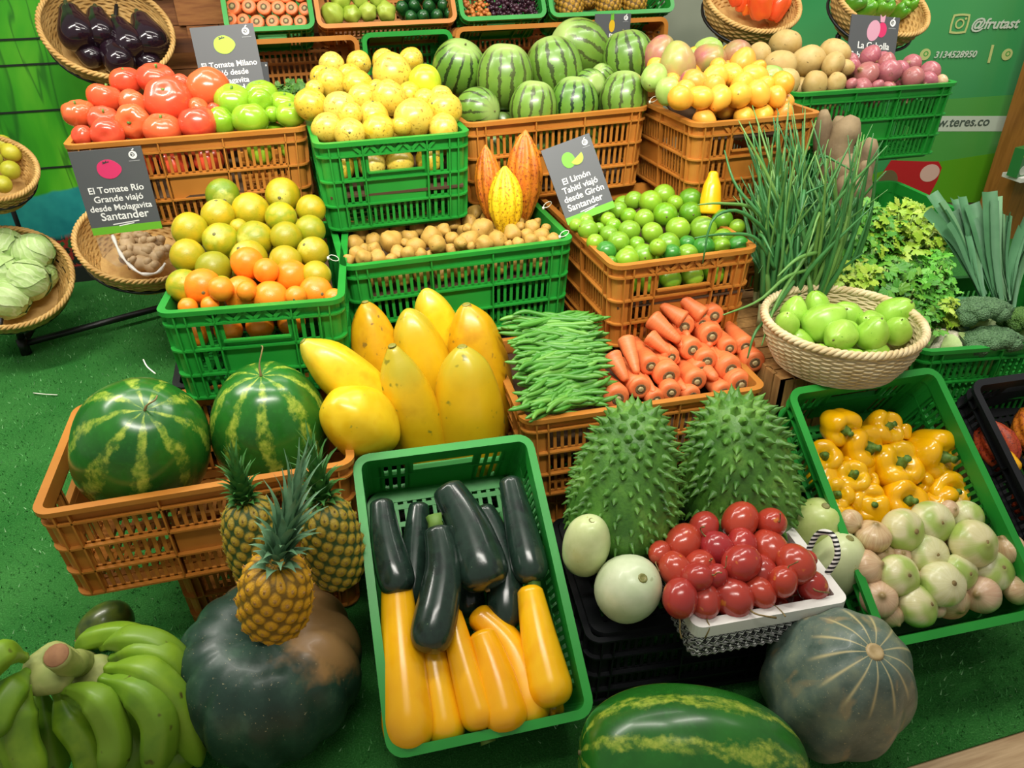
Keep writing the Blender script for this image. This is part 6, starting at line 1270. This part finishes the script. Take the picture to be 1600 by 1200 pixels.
mb = MB(); L_ = [inb(BG, x, y, .105) for x, y in ((150, 372), (178, 366), (205, 410), (185, 418), (160, 402))]; cL = sum(L_, V()) / 5; mb.add([cL + V((0, -.01, .02))] + L_, [(0, i + 1, (i + 1) % 5 + 1) for i in range(5)]); obj('film', (lambda b: (setattr(b, 'v', [tuple(V(v) - o.location) for v in b.v]), b.mesh('film', M_FILM))[1])(mb), o)
# rack of black tubes
M_BLK = plain('black_metal', '#141414', .4)
e = empty('basket_rack', at(40, 550, z=0)); tag(e, 'black metal rack carrying the wicker baskets by the mural', 'rack'); E0 = e.matrix_basis.translation.copy() if False else at(40, 550, z=0)
def rk(n, pts, r=.011, closed=False):
    mb = MB(); mb.tube([V(p) - E0 for p in pts], r, 8, closed=closed); obj(n, mb.mesh(n, M_BLK), e)
f0, f1 = at(40, 548, z=.015), at(300, 478, z=.015); rk('foot_rail', [f0 + V((0, 0, .03)), f1 + V((0, 0, .03))], .014); rk('foot', [f0 - V((0, 0, .013)), f0 + V((0, 0, .05))], .02)
rk('post', [f0, f0 + V((.0, .02, .25))], .014)
PA, PB = at(172, 62, y=3.55), at(-4, 262, y=3.45)
for p_ in (PA, PB): rk('post', [V((p_.x, p_.y, 0)), V((p_.x, p_.y, p_.z + .05))], .010)
rk('foot_rail', [f0 + V((0, 0, .03)), V((PB.x, PB.y, .03))], .014)
def hoop(B_, h, r, post):
    M_ = B_.matrix_basis; P = [M_ @ V((r * math.cos(t), r * math.sin(t), h)) for t in (2 * pi * i / 36 for i in range(36))]; rk('hoop', P, .006, True)
    q = min(P, key=lambda p: (p - V(post)).length); rk('arm', [q, V(post)], .008)
hoop(BE, .055, .207, (PA.x, PA.y, BE.matrix_basis.translation.z)); hoop(BL, .06, .142, (PB.x, PB.y, PB.z - .05)); hoop(BCb, .07, .198, (PB.x, PB.y, .25)); hoop(BG, .06, .2, (PA.x, PA.y, .33))
rk('arm', [BCb.matrix_basis @ V((0, -.19, .07)), f0 + V((0, .02, .25))], .009)

# ---------------------------------------------------------------- wall shelf of crates at the back
YB = 3.2
SH = []
def backcrate(label, m, l, r_, y, wy, tilt, H=.26):
    a, b = at(*l, y=y), at(*r_, y=y); z = (a.z + b.z) / 2; return crate(label, m, (a.x, y, z), b.x - a.x, wy, 0, Rad(tilt), H=H)
K1 = backcrate('green plastic crate of stacked carrots on the wall shelf', M_GREEN, (352, 50), (494, 46), YB, .4, 58)
K2_ = backcrate('orange plastic crate of chayotes and cucumbers on the wall shelf', M_ORANGE, (497, 47), (716, 33), YB, .4, 58)
K3 = backcrate('green plastic crate of orange blooms and dark grapes on the wall shelf', M_GREEN, (721, 34), (856, 27), YB, .4, 58)
K4 = backcrate('green plastic crate of pineapples on the wall shelf', M_GREEN, (861, 29), (1056, 17), YB, .4, 58)
def lowcrate(label, m, l, r_, y=3.14):
    a, b = at(*l, y=y), at(*r_, y=y); return crate(label, m, (a.x, y - .01, (a.z + b.z) / 2 - .37), b.x - a.x, .37, 0, Rad(86), H=.24)
lowcrate('orange plastic crate on its side holding green herbs', M_ORANGE, (345, 66), (560, 53)); lowcrate('empty green plastic crate on its side below the chayotes', M_GREEN, (565, 53), (708, 44)); lowcrate('orange plastic crate on its side behind the watermelons', M_ORANGE, (712, 44), (912, 32)); lowcrate('reddish plastic crate on its side behind the pineapple sign', M_ORANGE, (916, 34), (1048, 24))
def pk(K, u, v, w_): return K.matrix_basis @ V((u, v, w_))
def inK(K, px, py, w_): return hit(px, py, K.matrix_basis @ V((0, 0, w_)), K.matrix_basis.to_3x3() @ V((0, 0, 1)))
CD = {0: 'lowest', 1: 'second', 2: 'third'}
for ri, row in enumerate(([(360, 30, 10), (379, 31, 10), (401, 34, 11), (425, 33, 10), (447, 33, 10), (469, 33, 10)], [(363, 10, 12), (388, 9, 11), (412, 11, 11), (434, 11, 11), (455, 12, 10), (476, 13, 10)], [(372, -8, 11), (398, -9, 11), (424, -8, 11), (446, -8, 11), (468, -8, 10)])):
    for ci, (px, py, r) in enumerate(row):
        p = inK(K1, px, py, .2); d = camdir(rng.uniform(-.1, .1), .05); inst('carrot', p, (r * depth(p) / FPX,) * 2 + (r * depth(p) / FPX * .55,), zq(d), 'carrot end on the wall shelf, %s from the mural, %s row up' % (ORD[ci], CD[ri]), 'carrot', 'stacked carrots on the wall shelf')
for i, (px, py, r, lab) in enumerate(((519, 22, 17, 'biggest chayote, in the corner of the shelf crate'), (550, 22, 14, 'chayote second from the carrots, lower row'), (575, 18, 14, 'chayote third from the carrots, lower row'), (603, 18, 15, 'ridged chayote next to the cucumbers'), (533, 0, 15, 'chayote first in the upper row'), (562, -3, 13, 'chayote second in the upper row'), (590, -3, 13, 'chayote last in the upper row'))):
    p = inK(K2_, px, py, .17); inst('chayote', p, r * depth(p) / FPX, zq(camdir(rng.uniform(-.5, .5), rng.uniform(-.5, .5))), lab, 'chayote', 'chayotes on the wall shelf')
for ri, row in enumerate(([(641, 24, 11), (661, 23, 11), (683, 22, 11), (703, 20, 11)], [(627, 9, 11), (646, 6, 10), (669, 7, 11), (692, 6, 11)], [(634, -10, 10), (655, -11, 10), (680, -11, 10)])):
    for ci, (px, py, r) in enumerate(row):
        p = inK(K2_, px, py, .185); rr_ = r * depth(p) / FPX; d = camdir(rng.uniform(-.15, .15), .1); inst('cucumber', p - d * rr_ * 2.0, (rr_, rr_, rr_ * .8), zq(d), 'dark cucumber end on the wall shelf, %s from the chayotes, %s row up' % (ORD[ci], CD[ri]), 'cucumber', 'cucumbers on the wall shelf')
mb = MB(); rf = random.Random(4)
for k in range(150):
    p = inK(K3, rf.uniform(726, 764), rf.uniform(-10, 36), .19 + rf.uniform(-.02, .02)); q = rough_up(MB().lathe(egg(.9), 8, 5), .1, 2, k); s_ = rf.uniform(.006, .011); mb.add([V(v) * s_ + p for v in q.v], q.f)
tag(worldmesh(mb, 'flower_heads', m_leaf('orange_bloom', '#a3562a', '#c97a34', '#8f9a3a')), 'heap of small orange flower heads in the shelf crate', 'flowers', None, 'stuff')
mb = MB()
for k in range(330):
    p = inK(K3, rf.uniform(762, 852), rf.uniform(-12, 25), .175 + rf.uniform(-.02, .025)); q = MB().lathe(egg(1), 8, 5); s_ = rf.uniform(.007, .010); mb.add([V(v) * s_ + p for v in q.v], q.f)
tag(worldmesh(mb, 'grapes', m_leaf('dark_grape', '#2c1620', '#3d2030', '#4a2028', .25)), 'heap of dark purple grapes in the shelf crate', 'grapes', None, 'stuff')
for i, (px, py, r, lab) in enumerate(((889, 2, 21, 'pineapple in the shelf crate, nearest the grapes'), (918, -5, 15, 'pineapple set back between two others in the shelf crate'), (950, -2, 20, 'pineapple third in the shelf crate, above the sign'), (990, -4, 19, 'pineapple nearest the end of the wall shelf'))):
    p = inK(K4, px, py, .17 if i != 1 else .11); o = obj('pineapple', KP if i else None, None) if False else None
    rr_ = r * depth(p) / FPX
    if i == 0: KPm = pinebody(1.25, m_pine('shelf_pineapple_skin', '#a97a1c', '#c0922c', '#5f4314', '#8a6a34')); KPc = crown_(9, 1.2, 1.6, mlg, 26)
    o = obj('pineapple', KPm, None, p, zq(V((0, .45, 1))), rr_); tag(o, lab, 'pineapple', 'pineapples on the wall shelf'); obj('crown', KPc, o)
rf = random.Random(8); lf = MB()
for k in range(90): leafclump(lf, at(rf.uniform(434, 500), rf.uniform(118, 146) + 10, y=3.1 + rf.uniform(-.03, .06)), .02, rf)
tag(worldmesh(lf, 'herb_bunch', m_leaf('herb_leaf', '#2f5f1c', '#4f8428', '#6a9a3a')), 'dark green herbs lying in the orange crate on its side', 'herbs')
# shelf carpentry
M_SHW = mat('dark_shelf_wood', ['#4a2a16', '#6b3f20'], 6, 4, .5, st=(1, 1, 8))
e = empty('display_shelf', (.37, 3.4, 0)); tag(e, 'dark wooden shelf holding the row of crates along the wall', 'shelf')
for n_, c, d_ in (('board', (0, .06, .845), (1.68, .1, .02)), ('board', (0, -.06, .66), (1.68, .4, .02)), ('upright', (-.82, .06, .44), (.04, .3, .86)), ('upright', (.82, .06, .44), (.04, .3, .86)), ('rail', (0, .2, 1.0), (1.68, .03, .05))): obj(n_, MB().box(c, d_).mesh(n_, M_SHW, False), e)
# ---------------------------------------------------------------- right: pepper baskets, banner, counter
BO = wallbasket('golden wicker basket of orange bell peppers on a wire stand', 1176, -2, 2.95, .185, .13, .12, 32, -2)
BP = wallbasket('golden wicker basket of green bell peppers above the onion sign', 1378, 2, 2.95, .19, .13, .12, 32, 4)
for i, (px, py, r, hz, lab) in enumerate(((1188, 8, 19, .1, 'large orange bell pepper in the middle of the basket'), (1213, 12, 17, .09, 'reddish orange bell pepper at the rim, beside the large one'), (1160, 6, 11, .07, 'small red orange bell pepper nearest the shelf'), (1150, -6, 13, .09, 'orange bell pepper at the back nearest the shelf'), (1232, -2, 12, .09, 'orange bell pepper at the outer rim'), (1166, 14, 8, .06, 'smallest orange bell pepper, against the front rim'), (1200, -14, 15, .11, 'orange bell pepper at the back of the basket'))):
    p = inb(BO, px, py, hz); inst('opepper', p, r * depth(p) / FPX, zq(camdir(rng.uniform(-.5, .5), -.85)), lab, 'bell pepper', 'orange bell peppers in the basket')
for i, (px, py, r, hz, lab) in enumerate(((1335, 6, 14, .09, 'yellowish green bell pepper nearest the potato side of the basket'), (1378, 14, 16, .09, 'dark green bell pepper at the front rim'), (1352, 14, 14, .08, 'green bell pepper second along the front rim'), (1424, 8, 15, .09, 'long green bell pepper lying towards the banner'), (1405, 20, 12, .07, 'small light green bell pepper at the front rim'), (1365, -6, 14, .1, 'green bell pepper at the back of the basket'))):
    p = inb(BP, px, py, hz); inst('gpepper', p, r * depth(p) / FPX, zq(camdir(rng.uniform(-.9, .9), -.3)), lab, 'bell pepper', 'green bell peppers in the basket')
e = empty('wire_stand', (1.35, 3.3, 0)); tag(e, 'black wire stand carrying the two bell pepper baskets', 'stand'); E0 = V((1.35, 3.3, 0))
zb = BO.matrix_basis.translation
p1, p2 = BO.matrix_basis.translation, BP.matrix_basis.translation; y1, y2 = min(p1.y + .14, 3.6), min(p2.y + .14, 3.52)
for p_, y_ in ((p1, y1), (p2, y2)): rk('post', [V((p_.x, y_, 0)), V((p_.x, y_, p_.z - .03))], .012); rk('foot', [V((p_.x - .15, y_, .012)), V((p_.x + .15, y_, .012))], .012)
rk('rail', [V((p1.x, y1, .6)), V((p2.x, y2, .6))], .009)
hoop(BO, .05, .172, (p1.x, y1, p1.z - .03)); hoop(BP, .05, .177, (p2.x, y2, p2.z - .03))
q = BO.matrix_basis @ V((0, -.17, .05)); rk('brace', [q, q + V((.0, .02, -.08)), V((p1.x, y1, p1.z - .25))], .006)
# printed banner wall
YAW = Rad(-13); BM = Matrix.Translation((2.62, 3.32, 0)) @ Matrix.Rotation(YAW, 4, 'Z'); BX = (BM.to_3x3() @ V((1, 0, 0))); BN = BM.to_3x3() @ V((0, -1, 0))
def onb(px, py): return BM.inverted() @ hit(px, py, V((2.62, 3.32, 0)), BN)
def m_banner():
    s = NT('printed_banner'); v = s.n('TexCoord').outputs['Object']; x, y, z = s.xyz(v)
    return s.done(s.ramp(s.noise(v, 1.2, 2), [(.3, '#2f8a50'), (.7, '#4c9c58')]), .22)
x0 = onb(1215, 100).x; z1 = 1.6; zb_ = onb(1500, 316).z; x1 = onb(1603, 140).x
banner = obj('wall_right', MB().box(((x0 + x1) / 2, .02, (zb_ + z1) / 2), (x1 - x0, .04, z1 - zb_)).mesh('wall_right', m_banner(), False), None, M=BM); banner['kind'] = 'structure'
pl = obj('baseboard_right', MB().box(((x0 + x1) / 2, .025, zb_ / 2), (x1 - x0, .04, zb_)).mesh('baseboard_right', plain('pale_plinth', '#a88a7a', .6), False), None, M=BM); pl['kind'] = 'structure'
SHT = empty('banner_print', M=BM @ Matrix.Translation((0, -.002, 0))); tag(SHT, 'printed lettering and fruit pictures on the green banner by the counter', 'banner print')
def pr(me, m, loc=(0, 0, 0), n='lettering'):
    if not me.materials: me.materials.append(m)
    obj(n, me, SHT, M=Matrix.Translation((loc[0], -.0026, loc[2])) @ Matrix.Rotation(pi / 2, 4, 'X'))
def flat(pts, m, n='shape', dy=0):
    c = V((sum(p[0] for p in pts) / len(pts), 0, sum(p[1] for p in pts) / len(pts))); d_ = disc([(p[0] - c.x, p[1] - c.z) for p in pts], .0006); me = d_.mesh(n, m, False); obj(n, me, SHT, M=Matrix.Translation((c.x, -.0008 - dy, c.z)) @ Matrix.Rotation(pi / 2, 4, 'X'))
def poly(*px): return [(onb(*p).x, onb(*p).z) for p in px]
M_PG = plain('print_light_green', '#5a9c1e', .25); M_PG2 = plain('print_mid_green', '#4f9a44', .25); M_PW = plain('print_white', '#c3cdbb', .3); M_PC = plain('print_cream', '#bcc47c', .3); M_PR = plain('print_red', '#b81f2a', .2); M_PB = plain('print_brown', '#6a5a3c', .4); M_PK = plain('print_grey', '#4d5a50', .4); M_PP = plain('print_pink', '#d9b0a4', .3)
flat(poly((1330, 316), (1330, 280), (1400, 262), (1470, 252), (1560, 238), (1576, 236), (1560, 316)), M_PG, 'green_swoosh'); flat(poly((1400, 160), (1598, 147), (1576, 236), (1470, 252), (1400, 262)), M_PG2, 'green_swoosh', -.0004)
flat(poly((1470, 181), (1588, 181), (1583, 205), (1465, 205)), M_PW, 'white_strip', .0004)
a = onb(1582, 36); h_ = (onb(1540, 24).z - onb(1540, 48).z); pr(text_mesh('@frutast', h_ * .95, .0015, 'LEFT', .0006, .2), M_PW, (onb(1516, 40).x, 0, onb(1516, 38).z))
pr(text_mesh('3134528950', h_ * .62, .001, 'LEFT', .0006, .2), M_PW, (onb(1459, 86).x, 0, onb(1459, 86).z)); pr(text_mesh('www.teres.co', h_ * .95, .001, 'LEFT', .0006, .1), M_PK, (onb(1437, 193).x, 0, onb(1437, 193).z + .002))
def ringp(c, ro, ri, m, n, sq=0):
    O = [(c.x + (ro * math.cos(t)) * (1 / max(abs(math.cos(t)), abs(math.sin(t))) ** sq), c.z + ro * math.sin(t) / max(abs(math.cos(t)), abs(math.sin(t))) ** sq) for t in (2 * pi * i / 48 for i in range(48))]; I = [(c.x + (p[0] - c.x) * ri / ro, c.z + (p[1] - c.z) * ri / ro) for p in O]
    mb = MB(); mb.add([(x, yy, z) for P, yy in ((O, 0), (O, -.0016), (I, -.0016), (I, 0)) for x, z in P], [(k * 48 + i, k * 48 + (i + 1) % 48, ((k + 1) % 4) * 48 + (i + 1) % 48, ((k + 1) % 4) * 48 + i) for k in range(4) for i in range(48)]); obj(n, mb.mesh(n, m, False), SHT)
c = onb(1499, 37); R_ = (onb(1513, 37).x - onb(1485, 37).x) / 2; ringp(c, R_, R_ * .8, M_PC, 'camera_icon', .75); ringp(c, R_ * .5, R_ * .34, M_PC, 'camera_icon'); flat(ell(c.x + R_ * .55, c.z + R_ * .5, R_ * .12, R_ * .12, 12), M_PC, 'camera_icon')
for px in (1445, 1573):
    c = onb(px, 85); R_ = .026; flat(ell(c.x, c.z, R_, R_, 24), M_PC, 'phone_icon'); ringp(V((c.x + .003, 0, c.z + .003)), .012, .007, M_PG2, 'phone_icon', 0)
flat(poly((1549, 70), (1553, 70), (1546, 98), (1542, 98)), M_PC, 'divider')
c = onb(1415, 262); flat([p for p in poly((1392, 250), (1440, 252), (1466, 252), (1471, 262), (1464, 282), (1450, 308), (1385, 308), (1372, 280))], M_PR, 'red_fruit', .0008); flat(ell(onb(1452, 270).x, onb(1452, 270).z, .05, .045), M_PP, 'red_fruit', .0016); flat(ell(onb(1385, 285).x, onb(1385, 285).z, .055, .065), M_PB, 'brown_fruit', .0016)
# grey panel between the shelf and the banner
pn = obj('wall_panel', MB().box((0, 0, .8), (.62, .03, 1.6)).mesh('wall_panel', mat('grey_panel', ['#7d8474', '#959a88'], 3, 2, .5), False), None, (2.05, 3.62, 0)); pn['kind'] = 'structure'
# wooden counter
M_CNT = mat('warm_counter_wood', ['#8a5522', '#a86c30', '#94602a'], 5, 4, .4, st=(6, 6, .6), which='Object')
cw = at(1522, 345, y=3.06); cx = cw.x; q_ = at(1567, 345, y=1); cyf = cx / q_.x; cdp = 3.06 - cyf
e = empty('wooden_counter', (cx + .45, cyf + .3, 0)); tag(e, 'warm brown wooden counter beside the green banner', 'counter')
def cp(n_, x0, x1, y0, y1, z0, z1, m=M_CNT): obj(n_, MB().box(((x0 + x1) / 2 - .45, (y0 + y1) / 2 - .3, (z0 + z1) / 2), (x1 - x0, y1 - y0, z1 - z0)).mesh(n_, m, False), e)
cp('side_post', 0, .07, 0, cdp, 0, 1.15); cp('front_panel', .0705, .9, 0, .02, 0, .34); cp('back_panel', .085, .9, .3, .32, .42, 1.15, plain('counter_green_back', '#1f5a40', .5)); cp('end_post', .82, .9, 0, cdp, 0, 1.15)
lz = at(1588, 274, y=cyf - .06)
cp('ledge', lz.x - cx - .02, .9, -.11, 0, lz.z - .02, lz.z, M_WHITE)
bxl = at(1586, 271, y=cyf - .055)
e = empty('leaflet_box', (bxl.x + .01, cyf - .058, lz.z)); e.rotation_euler = (0, 0, Rad(14)); tag(e, 'green and white leaflet box on the white counter ledge', 'box')
obj('carton', MB().box((0, 0, .065), (.085, .05, .13)).mesh('carton', plain('carton_green', '#2f7a3a', .4), False), e)
def bxp(n_, pts, m): obj(n_, disc(pts, .0005).mesh(n_, m, False), e, M=Matrix.Translation((0, -.0256, 0)) @ Matrix.Rotation(pi / 2, 4, 'X'))
bxp('printed_band', [(-.042, .095), (.042, .095), (.042, .128), (-.042, .12)], M_SLIM); bxp('printed_band', ell(.0, .03, .036, .024, 20), M_PW); bxp('emblem', ell(-.005, .075, .014, .014, 20), M_SWHT); bxp('printed_band', [(.012, .05), (.042, .05), (.042, .08), (.012, .075)], plain('carton_bright', '#22a83a'))
